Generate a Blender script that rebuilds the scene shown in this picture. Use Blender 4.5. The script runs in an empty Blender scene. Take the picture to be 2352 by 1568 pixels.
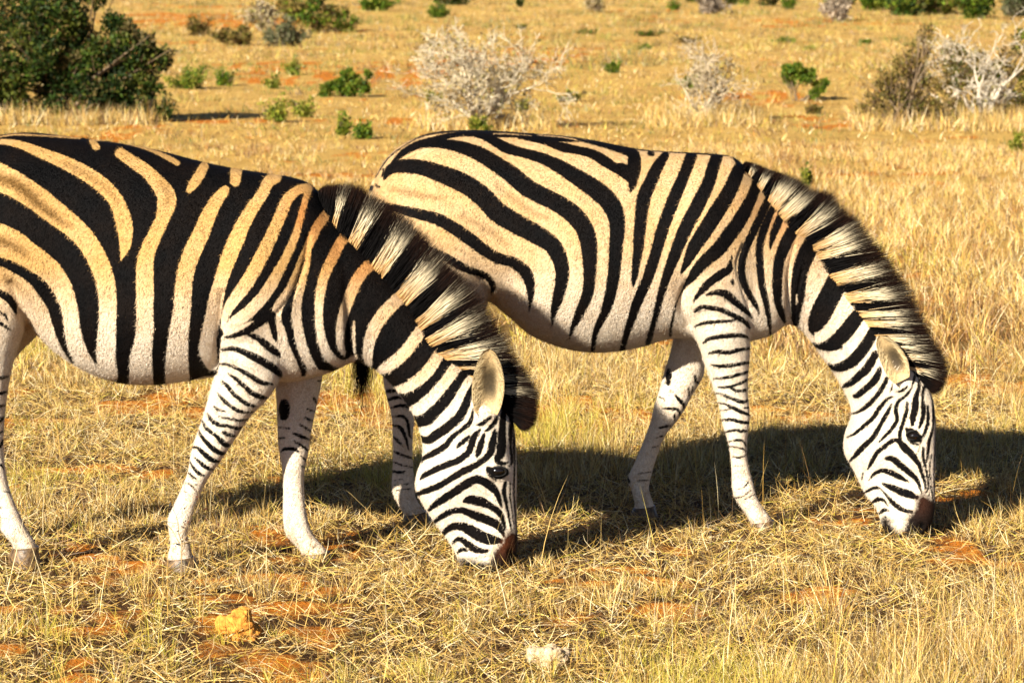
import bpy, math, random
import numpy as np
from mathutils import Vector
from mathutils.bvhtree import BVHTree

# ------------------------------------------------------------------ camera, world, sun
scene = bpy.context.scene
COL = scene.collection
CAM_H = 2.0                       # eye height of somebody in an open vehicle
PITCH = math.atan(934.0 / 8200.0)
FPX = 8200.0                      # focal length measured in photo units (frame 2352 wide)
cam_d = bpy.data.cameras.new('camera')
cam = bpy.data.objects.new('camera', cam_d)
COL.objects.link(cam)
cam.location = (0, 0, CAM_H)
cam.rotation_euler = (math.pi / 2 - PITCH, 0, 0)
cam_d.sensor_width = 36.0
cam_d.lens = 36.0 * FPX / 2352.0
cam_d.clip_end = 3000
cam_d.dof.use_dof = True
cam_d.dof.focus_distance = 11.4
cam_d.dof.aperture_fstop = 10.0
scene.camera = cam

SUN_EL, SUN_AZ = 25.8, 36.0       # degrees; azimuth = how far the light drifts to the right of straight ahead
world = bpy.data.worlds.new('World')
scene.world = world
world.use_nodes = True
wn = world.node_tree
sky = wn.nodes.new('ShaderNodeTexSky')
sky.sky_type = 'NISHITA'
sky.sun_disc = False
sky.altitude = 900
sky.air_density = 0.45
sky.dust_density = 0.4
sky.sun_elevation = math.radians(SUN_EL)
sky.sun_rotation = math.radians(180 + SUN_AZ)
bg = wn.nodes['Background']
wn.links.new(sky.outputs[0], bg.inputs[0])
bg.inputs[1].default_value = 0.05
sun_d = bpy.data.lights.new('sun', 'SUN')
sun_d.energy = 5.0
sun_d.angle = math.radians(0.5)
sun_d.color = (1.0, 0.91, 0.77)
sun = bpy.data.objects.new('sun', sun_d)
COL.objects.link(sun)
_e, _a = math.radians(SUN_EL), math.radians(SUN_AZ)
SUN_DIR = Vector((math.sin(_a) * math.cos(_e), math.cos(_a) * math.cos(_e), -math.sin(_e)))
sun.rotation_euler = SUN_DIR.to_track_quat('-Z', 'Y').to_euler()
sun.location = (-6, -8, 10)

scene.view_settings.view_transform = 'Standard'
scene.view_settings.look = 'None'
scene.view_settings.exposure = 1.5
scene.view_settings.gamma = 1.0

rng = np.random.default_rng(7)
random.seed(7)

# ------------------------------------------------------------------ helpers
CP, SP = math.cos(PITCH), math.sin(PITCH)

def ray(u, v):
    a = (u - 1176.0) / FPX
    b = (784.0 - v) / FPX
    return a, CP + b * SP, -SP + b * CP

def ground_pt(u, v):
    a, dy, dz = ray(u, v)
    t = CAM_H / -dz
    return a * t, dy * t

def project(P):
    """world points (N,3) -> photo units"""
    P = np.asarray(P, float)
    y, z = P[:, 1], P[:, 2] - CAM_H
    d = y * CP - z * SP
    b = (y * SP + z * CP) / d
    return 1176.0 + FPX * P[:, 0] / d, 784.0 - FPX * b

def catmull(P, n):
    P = np.asarray(P, float)
    if len(P) < 3:
        t = np.linspace(0, 1, n + 1)[:, None]
        return P[0] * (1 - t) + P[-1] * t
    Q = np.vstack([2 * P[0] - P[1], P, 2 * P[-1] - P[-2]])
    out = []
    for i in range(1, len(Q) - 2):
        p0, p1, p2, p3 = Q[i - 1:i + 3]
        for t in np.arange(n) / n:
            out.append(0.5 * (2 * p1 + (p2 - p0) * t + (2 * p0 - 5 * p1 + 4 * p2 - p3) * t * t + (3 * p1 - p0 - 3 * p2 + p3) * t ** 3))
    out.append(P[-1])
    return np.array(out)

def sstep(x, a, b):
    t = np.clip((x - a) / (b - a), 0, 1)
    return t * t * (3 - 2 * t)

def _hash(ix, iy, seed):
    h = (ix.astype(np.int64) * 374761393 + iy.astype(np.int64) * 668265263 + seed * 1442695041) & 0xffffffff
    h = ((h ^ (h >> 13)) * 1274126177) & 0xffffffff
    return ((h ^ (h >> 16)) & 0xffffff) / float(0xffffff)

def vnoise(x, y, seed=0):
    ix, iy = np.floor(x), np.floor(y)
    fx, fy = x - ix, y - iy
    fx, fy = fx * fx * (3 - 2 * fx), fy * fy * (3 - 2 * fy)
    a, b = _hash(ix, iy, seed), _hash(ix + 1, iy, seed)
    c, d = _hash(ix, iy + 1, seed), _hash(ix + 1, iy + 1, seed)
    return (a * (1 - fx) + b * fx) * (1 - fy) + (c * (1 - fx) + d * fx) * fy

def fbm(x, y, seed=0, n=3):
    s, amp, tot = 0, 1.0, 0
    for k in range(n):
        s = s + amp * vnoise(x * 2 ** k, y * 2 ** k, seed + k)
        tot += amp
        amp *= 0.5
    return s / tot

def new_mesh(name, verts, idx, sizes, smooth=False):
    verts = np.ascontiguousarray(verts, np.float32).reshape(-1, 3)
    idx = np.ascontiguousarray(idx, np.int32).ravel()
    sizes = np.ascontiguousarray(sizes, np.int32).ravel()
    me = bpy.data.meshes.new(name)
    me.vertices.add(len(verts))
    me.vertices.foreach_set('co', verts.ravel())
    me.loops.add(len(idx))
    me.loops.foreach_set('vertex_index', idx)
    me.polygons.add(len(sizes))
    me.polygons.foreach_set('loop_start', np.concatenate([[0], np.cumsum(sizes)[:-1]]).astype(np.int32))
    me.polygons.foreach_set('loop_total', sizes)
    me.update(calc_edges=True)
    me.polygons.foreach_set('use_smooth', np.full(len(sizes), smooth, bool))
    return me

def set_col(me, name, col):
    at = me.attributes.new(name, 'FLOAT_COLOR', 'POINT')
    c = np.ones((len(me.vertices), 4), np.float32)
    c[:, :3] = col
    at.data.foreach_set('color', c.ravel())

def set_val(me, name, v):
    at = me.attributes.new(name, 'FLOAT', 'POINT')
    at.data.foreach_set('value', np.ascontiguousarray(v, np.float32))

def link(name, me, mat, parent=None):
    o = bpy.data.objects.new(name, me)
    COL.objects.link(o)
    if mat is not None and len(me.materials) == 0:
        me.materials.append(mat)
    if parent is not None:
        o.parent = parent
    return o

def tag(o, label=None, cat=None, group=None, kind=None):
    if label: o['label'] = label
    if cat: o['category'] = cat
    if group: o['group'] = group
    if kind: o['kind'] = kind
    return o

class NT:
    """small wrapper for building a material"""
    def __init__(self, name):
        self.m = bpy.data.materials.new(name)
        self.m.use_nodes = True
        self.t = self.m.node_tree
        self.b = self.t.nodes['Principled BSDF']
    def n(self, kind, **kw):
        nd = self.t.nodes.new(kind)
        for k, v in kw.items():
            if k.startswith('i_'):
                key = k[2:]
                nd.inputs[int(key) if key.isdigit() else key].default_value = v
            else:
                setattr(nd, k, v)
        return nd
    def l(self, a, b): self.t.links.new(a, b)
    def math(self, op, a, b=None):
        nd = self.n('ShaderNodeMath', operation=op)
        for i, x in enumerate((a, b)):
            if x is None: continue
            if hasattr(x, 'is_linked'): self.l(x, nd.inputs[i])
            else: nd.inputs[i].default_value = x
        return nd.outputs[0]
    def mix(self, f, a, b, blend='MIX'):
        nd = self.n('ShaderNodeMixRGB', blend_type=blend)
        for i, x in zip((0, 1, 2), (f, a, b)):
            if hasattr(x, 'is_linked'): self.l(x, nd.inputs[i])
            elif i == 0: nd.inputs[0].default_value = x
            else: nd.inputs[i].default_value = (*x, 1)
        return nd.outputs[0]
    def attr(self, name, out='Fac'): return self.n('ShaderNodeAttribute', attribute_name=name).outputs[out]
    def noise(self, scale, detail=3, vec=None, rough=0.6):
        nd = self.n('ShaderNodeTexNoise')
        nd.inputs['Scale'].default_value = scale
        nd.inputs['Detail'].default_value = detail
        nd.inputs['Roughness'].default_value = rough
        if vec is not None: self.l(vec, nd.inputs['Vector'])
        return nd.outputs['Fac']
    def range(self, x, a, b, c=0.0, d=1.0, smooth=False):
        nd = self.n('ShaderNodeMapRange')
        if smooth: nd.interpolation_type = 'SMOOTHSTEP'
        self.l(x, nd.inputs[0])
        for i, vv in enumerate((a, b, c, d)): nd.inputs[i + 1].default_value = vv
        return nd.outputs[0]
    def bump(self, h, strength, dist):
        nd = self.n('ShaderNodeBump')
        nd.inputs['Strength'].default_value = strength
        nd.inputs['Distance'].default_value = dist
        self.l(h, nd.inputs['Height'])
        self.l(nd.outputs[0], self.b.inputs['Normal'])

def obj_coord(m): return m.n('ShaderNodeTexCoord').outputs['Object']

# ------------------------------------------------------------------ materials
def mat_coat():
    m = NT('zebra coat')
    vec = obj_coord(m)
    fine = m.noise(420, 2, vec)
    mid = m.noise(120, 3, vec)
    broad = m.noise(9, 3, vec)
    st = m.attr('stripe')
    wob = m.math('ADD', m.math('MULTIPLY', m.math('SUBTRACT', fine, 0.5), 0.008), m.math('MULTIPLY', m.math('SUBTRACT', mid, 0.5), 0.010))
    dark = m.range(m.math('ADD', st, wob), -0.0016, 0.0016, 1, 0)
    tan = m.math('ADD', m.attr('tan'), m.math('MULTIPLY', m.math('SUBTRACT', broad, 0.5), 0.45))
    tan = m.range(tan, 0, 1, 0, 1)
    light = m.mix(tan, (0.73, 0.655, 0.54), (0.46, 0.265, 0.085))
    light = m.mix(m.range(mid, 0.3, 0.7, 0, 0.45), light, (0.46, 0.30, 0.13))
    light = m.mix(m.range(m.noise(26, 5, vec), 0.52, 0.72, 0, 0.35), light, (0.36, 0.20, 0.075))
    light = m.mix(m.attr('rust'), light, (0.42, 0.17, 0.045))
    shadow = m.range(m.math('ADD', m.attr('brown'), m.math('MULTIPLY', wob, 3.0)), -0.014, 0.010, 1, 0)  # shadow stripes: brown bands between the black ones, the coat's own pattern
    light = m.mix(m.math('MULTIPLY', shadow, m.attr('brownamt')), light, (0.10, 0.05, 0.012))
    dirt = m.math('MULTIPLY', m.attr('dirt'), m.range(m.noise(38, 5, vec, .7), 0.42, 0.62, 0, .75))
    light = m.mix(dirt, light, (0.30, 0.19, 0.10))
    blk = m.mix(m.range(broad, 0.35, 0.7, 0, 1), (0.0014, 0.0013, 0.0015), (0.0045, 0.0026, 0.0018))
    c = m.mix(dark, light, blk)
    muz = m.range(m.math('ADD', m.attr('muzzle'), m.math('MULTIPLY', wob, 2.5)), -0.010, 0.012, 1, 0)
    muzc = m.mix(m.attr('muzzlered'), (0.0065, 0.0048, 0.004), (0.062, 0.017, 0.005))
    muzc = m.mix(m.range(m.math('ADD', m.attr('nostril'), wob), -0.003, 0.003, 1, 0), muzc, (0.001, 0.0008, 0.0008))
    c = m.mix(muz, c, muzc)
    speck = m.range(m.noise(150, 1, vec), 0.70, 0.76, 0, 0.5)
    c = m.mix(m.math('MULTIPLY', speck, m.range(broad, 0.5, 0.62, 0, .5)), c, (0.10, 0.055, 0.024))
    grain = m.range(m.noise(260, 2, vec, 0.8), 0.25, 0.75, 0.62, 1.26)
    nd = m.n('ShaderNodeVectorMath', operation='SCALE')
    m.l(c, nd.inputs[0]); m.l(grain, nd.inputs['Scale'])
    m.l(nd.outputs[0], m.b.inputs['Base Color'])
    m.b.inputs['Roughness'].default_value = 0.62
    m.b.inputs['Specular IOR Level'].default_value = 0.07
    m.bump(m.math('ADD', fine, m.math('MULTIPLY', mid, 1.2)), 0.55, 0.006)
    return m.m

def mat_attr(name, rough=0.7, spec=0.3, trans=0.0, attr='col', noise=None):
    m = NT(name)
    c = m.attr(attr, 'Color')
    if noise:
        f = m.range(m.noise(noise, 3, obj_coord(m)), 0.3, 0.7, 0.65, 1.25)
        nd = m.n('ShaderNodeVectorMath', operation='SCALE')
        m.l(c, nd.inputs[0]); m.l(f, nd.inputs['Scale'])
        c = nd.outputs[0]
    m.l(c, m.b.inputs['Base Color'])
    m.b.inputs['Roughness'].default_value = rough
    m.b.inputs['Specular IOR Level'].default_value = spec
    if trans:
        tr = m.n('ShaderNodeBsdfTranslucent')
        m.l(c, tr.inputs['Color'])
        mx = m.n('ShaderNodeMixShader')
        mx.inputs[0].default_value = trans
        m.l(m.b.outputs[0], mx.inputs[1]); m.l(tr.outputs[0], mx.inputs[2])
        m.l(mx.outputs[0], m.t.nodes['Material Output'].inputs['Surface'])
    return m.m

def mat_plain(name, col, rough=0.5, spec=0.5, noise=None, dark=None, bump=0.0):
    m = NT(name)
    if noise:
        vec = obj_coord(m)
        f = m.noise(noise, 4, vec)
        c = m.mix(m.range(f, 0.35, 0.65), col, dark)
        m.l(c, m.b.inputs['Base Color'])
        if bump: m.bump(f, 0.8, bump)
    else:
        m.b.inputs['Base Color'].default_value = (*col, 1)
    m.b.inputs['Roughness'].default_value = rough
    m.b.inputs['Specular IOR Level'].default_value = spec
    return m.m

M = {}
M['coat'] = mat_coat()
M['hair'] = mat_attr('mane hair', 0.7, 0.05, 0.10)
M['ear'] = mat_attr('ear fur', 0.7, 0.25, 0.0, noise=160)
M['eye'] = mat_plain('eye', (0.006, 0.004, 0.003), 0.08, 0.6)
M['hoof'] = mat_plain('hoof horn', (0.15, 0.092, 0.042), 0.45, 0.35, 55, (0.020, 0.013, 0.008), 0.004)
M['grass'] = mat_attr('dry grass', 0.5, 0.3, 0.0)
M['leaf'] = mat_attr('leaf', 0.6, 0.16, 0.15)
M['twig'] = mat_attr('bleached wood', 0.8, 0.2, 0.0, noise=30)
# ------------------------------------------------------------------ tracing frames (origin x, y and scale of each close-up of the photo)
CR = {'D': (0, 0, 1 / 0.574219), 'A': (0, 480, .65306), 'B': (1024, 640, .65306), 'H': (1536, 1360, .65306), 'L': (560, 1350, .6378),
      'K': (0, 1000, .8602), 'C': (1400, 480, .65306), 'E': (2400, 560, .65306), 'F': (3250, 1300, .57416), 'G': (2450, 1250, .60606)}

def cv(tag_, pts):
    ox, oy, s = CR[tag_]
    P = np.array(pts, float)
    P[:, 0] = (ox + s * P[:, 0]) * 0.574219
    P[:, 1] = (oy + s * P[:, 1]) * 0.574219
    if P.shape[1] > 2:
        P[:, 2] *= s * 0.574219
    return P

def parse(txt):
    """lines: OP FRAME x,y,w x,y,w ...   ->  [(op, Nx3 array)]"""
    out = []
    for ln in txt.strip().splitlines():
        ln = ln.split('#')[0].split()
        if not ln: continue
        pts = [tuple(float(q) for q in t.split(',')) for t in ln[2:]]
        pts = [p if len(p) == 3 else (*p, 20) for p in pts]
        out.append((ln[0], cv(ln[1], pts)))
    return out

def stroke_sdf(u, v, S, sub=4, pad=70):
    """distance to a stroke with varying width, in photo units"""
    d = np.full(len(u), 1e3)
    C = catmull(S, sub)
    C[:, 2] = np.maximum(C[:, 2], 1.0)
    r = C[:, 2] / 2
    lo, hi = (C[:, :2] - r[:, None]).min(0) - pad, (C[:, :2] + r[:, None]).max(0) + pad
    k = np.where((u > lo[0]) & (u < hi[0]) & (v > lo[1]) & (v < hi[1]))[0]
    if len(k) == 0: return d
    uu, vv, dd = u[k], v[k], np.full(len(k), 1e3)
    for i in range(len(C) - 1):
        ax, ay, bx, by = C[i, 0], C[i, 1], C[i + 1, 0], C[i + 1, 1]
        ex, ey = bx - ax, by - ay
        L2 = ex * ex + ey * ey + 1e-9
        t = np.clip(((uu - ax) * ex + (vv - ay) * ey) / L2, 0, 1)
        dist = np.hypot(uu - ax - t * ex, vv - ay - t * ey) - (r[i] * (1 - t) + r[i + 1] * t)
        np.minimum(dd, dist, out=dd)
    d[k] = dd
    return d

def poly_sdf(u, v, P):
    P = np.asarray(P)[:, :2]
    d = np.full(len(u), 1e9)
    inside = np.zeros(len(u), bool)
    n = len(P)
    for i in range(n):
        a, b = P[i], P[(i + 1) % n]
        e = b - a
        t = np.clip(((u - a[0]) * e[0] + (v - a[1]) * e[1]) / (e @ e + 1e-9), 0, 1)
        d = np.minimum(d, np.hypot(u - a[0] - t * e[0], v - a[1] - t * e[1]))
        c = (a[1] > v) != (b[1] > v)
        xi = a[0] + (v - a[1]) / (b[1] - a[1] + 1e-12) * e[0]
        inside ^= c & (u < xi)
    return np.where(inside, -d, d)

PXM = 1.0 / 715.0     # metres per photo unit on the animals

class Zebra:
    def __init__(self, Ym, slope, u0, v0, bend=(0, 0, 1)):
        self.slope = slope
        self.bend = bend              # the head may be turned a little towards the viewer
        a, dy, dz = ray(u0, v0)
        self.x0 = a / dy * Ym
        self.Ym = Ym
        self.org = np.array([self.x0, Ym, 0.0])
    def mid(self, x): return self.Ym + self.slope * (x - self.x0) + self.bend[0] * sstep(x - self.x0, self.bend[1], self.bend[2])
    def at(self, u, v, off=0.0):
        """point of the animal's middle plane (moved sideways by off) seen at u, v"""
        a, dy, dz = ray(u, v)
        t = (self.Ym + off - self.slope * self.x0) / (dy - self.slope * a)
        for _ in range(5): t = (self.mid(a * t) + off) / dy
        return np.array([a * t, dy * t, CAM_H + dz * t])
    def loft(self, secs, k=0.0, n=56, sub=8, e=2.0):
        """secs: (u_top, v_top, u_bot, v_bot, half width m, side offset m)"""
        S = catmull(np.array(secs, float), sub)
        V, th = [], np.linspace(0, 2 * math.pi, n, endpoint=False)
        c, s = np.cos(th), np.sin(th)
        c = np.sign(c) * np.abs(c) ** (2 / e)
        s2 = np.sign(s) * np.abs(s) ** (2 / e)
        for r in S:
            T, Bm = self.at(r[0], r[1], r[5]), self.at(r[2], r[3], r[5])
            ctr, h = (T + Bm) / 2, (T - Bm) / 2
            ring = ctr + np.outer(c, h)
            ring[:, 1] += s2 * r[4] * (1 + k * c)
            V.append(ring)
        m = len(V)
        Vn = np.vstack(V + [V[0].mean(0)[None], V[-1].mean(0)[None]])
        F, Z = [], []
        for i in range(m - 1):
            for j in range(n):
                F += [i * n + j, i * n + (j + 1) % n, (i + 1) * n + (j + 1) % n, (i + 1) * n + j]; Z.append(4)
        for j in range(n):
            F += [m * n, (j + 1) % n, j]; Z.append(3)
            F += [m * n + 1, (m - 1) * n + j, (m - 1) * n + (j + 1) % n]; Z.append(3)
        return Vn, np.array(F), np.array(Z)

def join(parts):
    V, F, Z, o = [], [], [], 0
    for v, f, z in parts:
        V.append(v); F.append(f + o); Z.append(z); o += len(v)
    return np.vstack(V), np.concatenate(F), np.concatenate(Z)

def ribbons(P, width, normal=None, ncol=None):
    """P (N,K,3) hair centre lines -> thin tapered ribbons"""
    N, K, _ = P.shape
    d = P[:, -1] - P[:, 0]
    r = rng.normal(size=(N, 3)) if normal is None else normal
    side = np.cross(d, r)
    side /= np.linalg.norm(side, axis=1, keepdims=True) + 1e-9
    taper = np.linspace(1, 0, K) ** 0.6
    hw = np.asarray(width)[:, None] * taper[None] / 2
    Lf = P - side[:, None] * hw[..., None]
    Rt = P + side[:, None] * hw[..., None]
    V = np.concatenate([np.stack([Lf[:, :-1], Rt[:, :-1]], 2).reshape(N, -1, 3), P[:, -1:]], 1)   # 2(K-1)+1
    nv = V.shape[1]
    f, z = [], []
    for i in range(K - 2):
        f += [2 * i, 2 * i + 1, 2 * i + 3, 2 * i + 2]; z.append(4)
    f += [2 * (K - 2), 2 * (K - 2) + 1, nv - 1]; z.append(3)
    F = (np.array(f)[None] + (np.arange(N) * nv)[:, None]).ravel()
    Z = np.tile(z, N)
    tt = np.concatenate([np.repeat(np.arange(K - 1) / (K - 1), 2), [1.0]])
    return V.reshape(-1, 3), F, Z, tt, nv

def build_zebra(zb, spec, label):
    # ---- one continuous body surface
    V, F, Z = join([zb.loft(s, **kw) for s, kw in spec['lofts']])
    me = new_mesh('zebra', V - zb.org, F, Z)
    tmp = bpy.data.objects.new('zebra', me)
    COL.objects.link(tmp)
    md = tmp.modifiers.new('r', 'REMESH'); md.mode = 'VOXEL'; md.voxel_size = spec.get('voxel', 0.0055)
    ms = tmp.modifiers.new('s', 'SMOOTH'); ms.factor = 0.5; ms.iterations = 30
    dg = bpy.context.evaluated_depsgraph_get()
    body = bpy.data.meshes.new_from_object(tmp.evaluated_get(dg))
    bpy.data.objects.remove(tmp)
    bpy.data.meshes.remove(me)
    n = len(body.vertices)
    co = np.empty(n * 3, np.float32); body.vertices.foreach_get('co', co)
    co = co.reshape(-1, 3).astype(float)
    nor = np.empty(n * 3, np.float32); body.vertices.foreach_get('normal', nor)
    nor = nor.reshape(-1, 3).astype(float)
    W = co + zb.org
    side = W[:, 1] - zb.mid(W[:, 0])          # <0 near side
    Wm = W.copy(); Wm[:, 1] = zb.mid(W[:, 0]) - np.abs(side)
    u, v = project(Wm)
    # ---- muscle relief: swellings and hollows along the surface
    disp = np.zeros(n)
    for (fr, x, y, rx, ry, amp) in spec['relief']:
        c = cv(fr, [(x, y)])[0]; s = CR[fr][2] * 0.574219
        disp += 1.25 * amp * np.exp(-((u - c[0]) / (rx * s)) ** 2 - ((v - c[1]) / (ry * s)) ** 2)
    disp *= sstep(np.abs(side), 0.0, 0.05)
    for (fr, w_, amp, pts) in spec['creases']:
        d = stroke_sdf(u, v, cv(fr, [(*p, 2) for p in pts]))
        disp += amp * np.exp(-(np.maximum(d, 0) / (w_ * CR[fr][2] * 0.574219)) ** 2) * sstep(np.abs(side), 0.0, 0.03)
    W = W + nor * disp[:, None]
    body.vertices.foreach_set('co', (W - zb.org).astype(np.float32).ravel())
    body.update()
    # ---- markings
    Wm = W.copy(); Wm[:, 1] = zb.mid(W[:, 0]) - np.abs(side)
    u, v = project(Wm)
    uf, vf = project(W)
    near = side < 0
    def field(u, v, near, uf, vf):
        st = np.full(len(u), 60.0)
        for op, S in spec['marks']:
            if op == 'P': st = np.minimum(st, poly_sdf(u, v, S))
            elif op == 'D': st = np.minimum(st, stroke_sdf(u, v, S))
            elif op == 'W': st = np.maximum(st, -stroke_sdf(u, v, S))
            elif op == 'N': st = np.where(near, np.minimum(st, stroke_sdf(u, v, S)), st)
            elif op == 'R': st = np.where(near, st, np.minimum(st, stroke_sdf(uf, vf, S)))
        return st
    st = field(u, v, near, uf, vf)
    set_val(body, 'stripe', np.clip(st, -40, 40) * PXM)
    br = np.full(n, 60.0); ba = np.zeros(n); mz = np.full(n, 60.0); no = np.full(n, 60.0)
    for op, S in spec['marks']:
        if op in ('b', 'B'):
            d = stroke_sdf(u, v, S)
            ba = np.where(d < br, 0.92 if op == 'B' else 0.62, ba)
            br = np.minimum(br, d)
        elif op == 'O': no = np.minimum(no, stroke_sdf(u, v, S))
        elif op == 'M': mz = np.minimum(mz, stroke_sdf(u, v, S))
        elif op == 'Q': mz = np.minimum(mz, poly_sdf(u, v, S))
    set_val(body, 'brown', np.clip(br, -40, 40) * PXM); set_val(body, 'brownamt', ba)
    set_val(body, 'nostril', np.clip(no, -40, 40) * PXM)
    set_val(body, 'muzzle', np.clip(mz, -40, 40) * PXM)
    mc = cv(*spec['muzzle_red'][0:2])[0]
    set_val(body, 'muzzlered', spec['muzzle_red'][2] * np.exp(-((u - mc[0]) / 26) ** 2 - ((v - mc[1]) / 34) ** 2))
    hd = poly_sdf(u, v, cv(*spec['head_poly']))
    head = sstep(-hd, -25, 25)
    tan = sstep(W[:, 2], 0.66, 1.02) * (1 - 0.80 * head)
    for (fr, x, y, r, amp) in spec.get('tanned', []):
        c = cv(fr, [(x, y)])[0]; s = CR[fr][2] * 0.574219
        tan = np.maximum(tan, amp * np.exp(-((u - c[0]) ** 2 + (v - c[1]) ** 2) / (r * s) ** 2))
    set_val(body, 'tan', tan * spec.get('tan_amt', 1.0))
    set_val(body, 'dirt', .25 * (1 - sstep(W[:, 2], .25, .50)) * (1 - head) + .75 * (1 - sstep(W[:, 2], .04, .16)) * (1 - head))
    ru = np.zeros(n)
    for (fr, x, y, r, amp) in spec['rust']:
        c = cv(fr, [(x, y)])[0]; s = CR[fr][2] * 0.574219
        ru += amp * np.exp(-((u - c[0]) ** 2 + (v - c[1]) ** 2) / (r * s) ** 2)
    set_val(body, 'rust', np.clip(ru, 0, 0.8))
    body.polygons.foreach_set('use_smooth', np.ones(len(body.polygons), bool))
    body.materials.clear()
    body.name = 'zebra'
    zo = link('zebra', body, M['coat'])
    zo.location = zb.org
    tag(zo, label, 'zebra', 'zebras grazing side by side')
    bvh = BVHTree.FromObject(zo, bpy.context.evaluated_depsgraph_get())
    def surf(fr, x, y):
        c = cv(fr, [(x, y)])[0]
        d = Vector(ray(c[0], c[1])).normalized()
        hit, nn, _, _ = bvh.ray_cast(Vector((0, 0, CAM_H)) - Vector(zb.org), d)
        return np.array(hit), np.array(nn)
    def mirror(P):
        Q = np.array(P, float)
        wx = Q[..., 0] + zb.org[0]
        Q[..., 1] = 2 * (zb.mid(wx) - zb.org[1]) - Q[..., 1]
        return Q
    # ---- short coat hair lying along the body, coloured like the skin it grows from
    NF = 260000
    ar = np.empty(len(body.polygons), np.float32); body.polygons.foreach_get('area', ar)
    k = rng.integers(0, n, NF)
    nn_ = np.empty(n * 3, np.float32); body.vertices.foreach_get('normal', nn_); nn_ = nn_.reshape(-1, 3).astype(float)
    flow = np.array([-.55, 0, -.75])[None] + rng.normal(0, .28, (NF, 3))
    nk = nn_[k]
    flow = flow - nk * (flow * nk).sum(1, keepdims=True)
    flow /= np.linalg.norm(flow, axis=1, keepdims=True) + 1e-6
    Lh = rng.uniform(.006, .013, NF)[:, None] * np.where(W[k, 2:3] < .45, .6, 1.0)
    p0 = (W - zb.org)[k] + rng.normal(0, .0022, (NF, 3)) - nk * .001
    p1 = p0 + flow * Lh + nk * Lh * rng.uniform(.16, .48, (NF, 1))
    Vh, Fh, Zh, _, _ = ribbons(np.stack([p0, p1], 1), rng.uniform(.0012, .0022, NF), normal=nk)
    fm = new_mesh('coat_hair', Vh, Fh, Zh)
    for an in ('stripe', 'tan', 'rust', 'brown', 'brownamt', 'muzzle', 'muzzlered', 'nostril', 'dirt'):
        av = np.empty(n, np.float32); body.attributes[an].data.foreach_get('value', av)
        set_val(fm, an, np.repeat(av[k], 3))
    link('coat_hair', fm, M['coat'], zo)
    # ---- mane
    fr = spec['mane']['frame']
    PR = np.array(spec['mane']['pairs'], float)
    N = spec['mane'].get('n', 15000) * 3 // 2
    s = rng.uniform(0, len(PR) - 1.001, N)
    i = s.astype(int); f = (s - i)[:, None]
    row = PR[i] * (1 - f) + PR[i + 1] * f
    lit = np.zeros(N)
    jit = s + rng.normal(0, 0.035, N)
    for a, b in spec['mane']['light']:
        lit = np.maximum(lit, ((jit > a) & (jit < b)).astype(float))
    root, tip = row[:, :2], row[:, 2:]
    inset = rng.uniform(-0.06, 0.30, N)[:, None]
    tipf = np.clip(rng.normal(0.93, 0.10, N), 0.55, 1.12)[:, None]
    dirn = tip - root
    L = np.linalg.norm(dirn, axis=1, keepdims=True)
    perp = np.stack([-dirn[:, 1], dirn[:, 0]], 1) / L
    tip2 = root + dirn * tipf + perp * rng.normal(0, 0.09, (N, 1)) * L
    dep = np.where(rng.random(N) < .55, rng.uniform(0, 1, N) ** 1.5 * .32, 0.0)[:, None]   # many hairs rise from the neck just below the crest
    root2 = root + dirn * (np.maximum(inset, 0) * .35 * (dep == 0)) - dirn * dep
    A = cv(fr, np.hstack([root2, np.zeros((N, 1))])); T = cv(fr, np.hstack([tip2, np.zeros((N, 1))]))
    off = rng.normal(0, 0.017, N)
    dm = (dep[:, 0] * L[:, 0]) * CR[fr][2] * 0.574219 * PXM
    flank = .100 * np.sqrt(np.clip(1 - (1 - dm / .20) ** 2, 0, 1)) + .002
    off = np.where(dep[:, 0] > 0, np.where(rng.random(N) < .75, -1, 1) * flank, off)
    wob = rng.normal(0, 0.0035, (N, 3))
    P = np.empty((N, 5, 3))
    def atv(uv, off):
        a = (uv[:, 0] - 1176) / FPX; b = (784 - uv[:, 1]) / FPX
        dy, dz = CP + b * SP, -SP + b * CP
        t = (zb.Ym + off - zb.slope * zb.x0) / (dy - zb.slope * a)
        for _ in range(5): t = (zb.mid(a * t) + off) / dy
        return np.stack([a * t, dy * t, CAM_H + dz * t], 1) - zb.org
    splay = np.clip(off, -.03, .03) * rng.uniform(0.6, 1.7, N)
    for q in range(5):
        t = q / 4
        P[:, q] = atv(A[:, :2] * (1 - t) + T[:, :2] * t, off * (1 - t) + splay * t) + wob * math.sin(math.pi * t * 0.5)
    fac = np.stack([rng.normal(0, .55, N), np.where(off < 0.006, -1.0, 1.0), rng.normal(0, .55, N)], 1)
    # hairs rising from the flank of the neck start exactly on the skin
    for h in np.where(dep[:, 0] > 0)[0]:
        d = Vector(ray(A[h, 0], A[h, 1])).normalized()
        hit = bvh.ray_cast(Vector((0, 0, CAM_H)) - Vector(zb.org), d)[0]
        if hit is None: continue
        sh = np.array(hit) - P[h, 0]
        P[h] += sh * np.array([1.0, .86, .62, .36, .14])[:, None]
        if h % 4 == 0: P[h] = mirror(P[h])
    V, F, Z, tt, nv = ribbons(P, rng.uniform(0.0011, 0.0021, N), normal=fac)
    me = new_mesh('mane', V, F, Z)
    lt = lit[:, None] * (1 - sstep(tt[None] + rng.normal(0, .06, (N, 1)), *spec['mane'].get('tipdark', (0.66, 0.86))))
    warm = rng.uniform(0, 1, (N, 1))
    lightc = np.array([0.72, 0.62, 0.42]) * (0.75 + 0.4 * warm)[..., None] * np.array([1, 1, 1])
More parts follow.
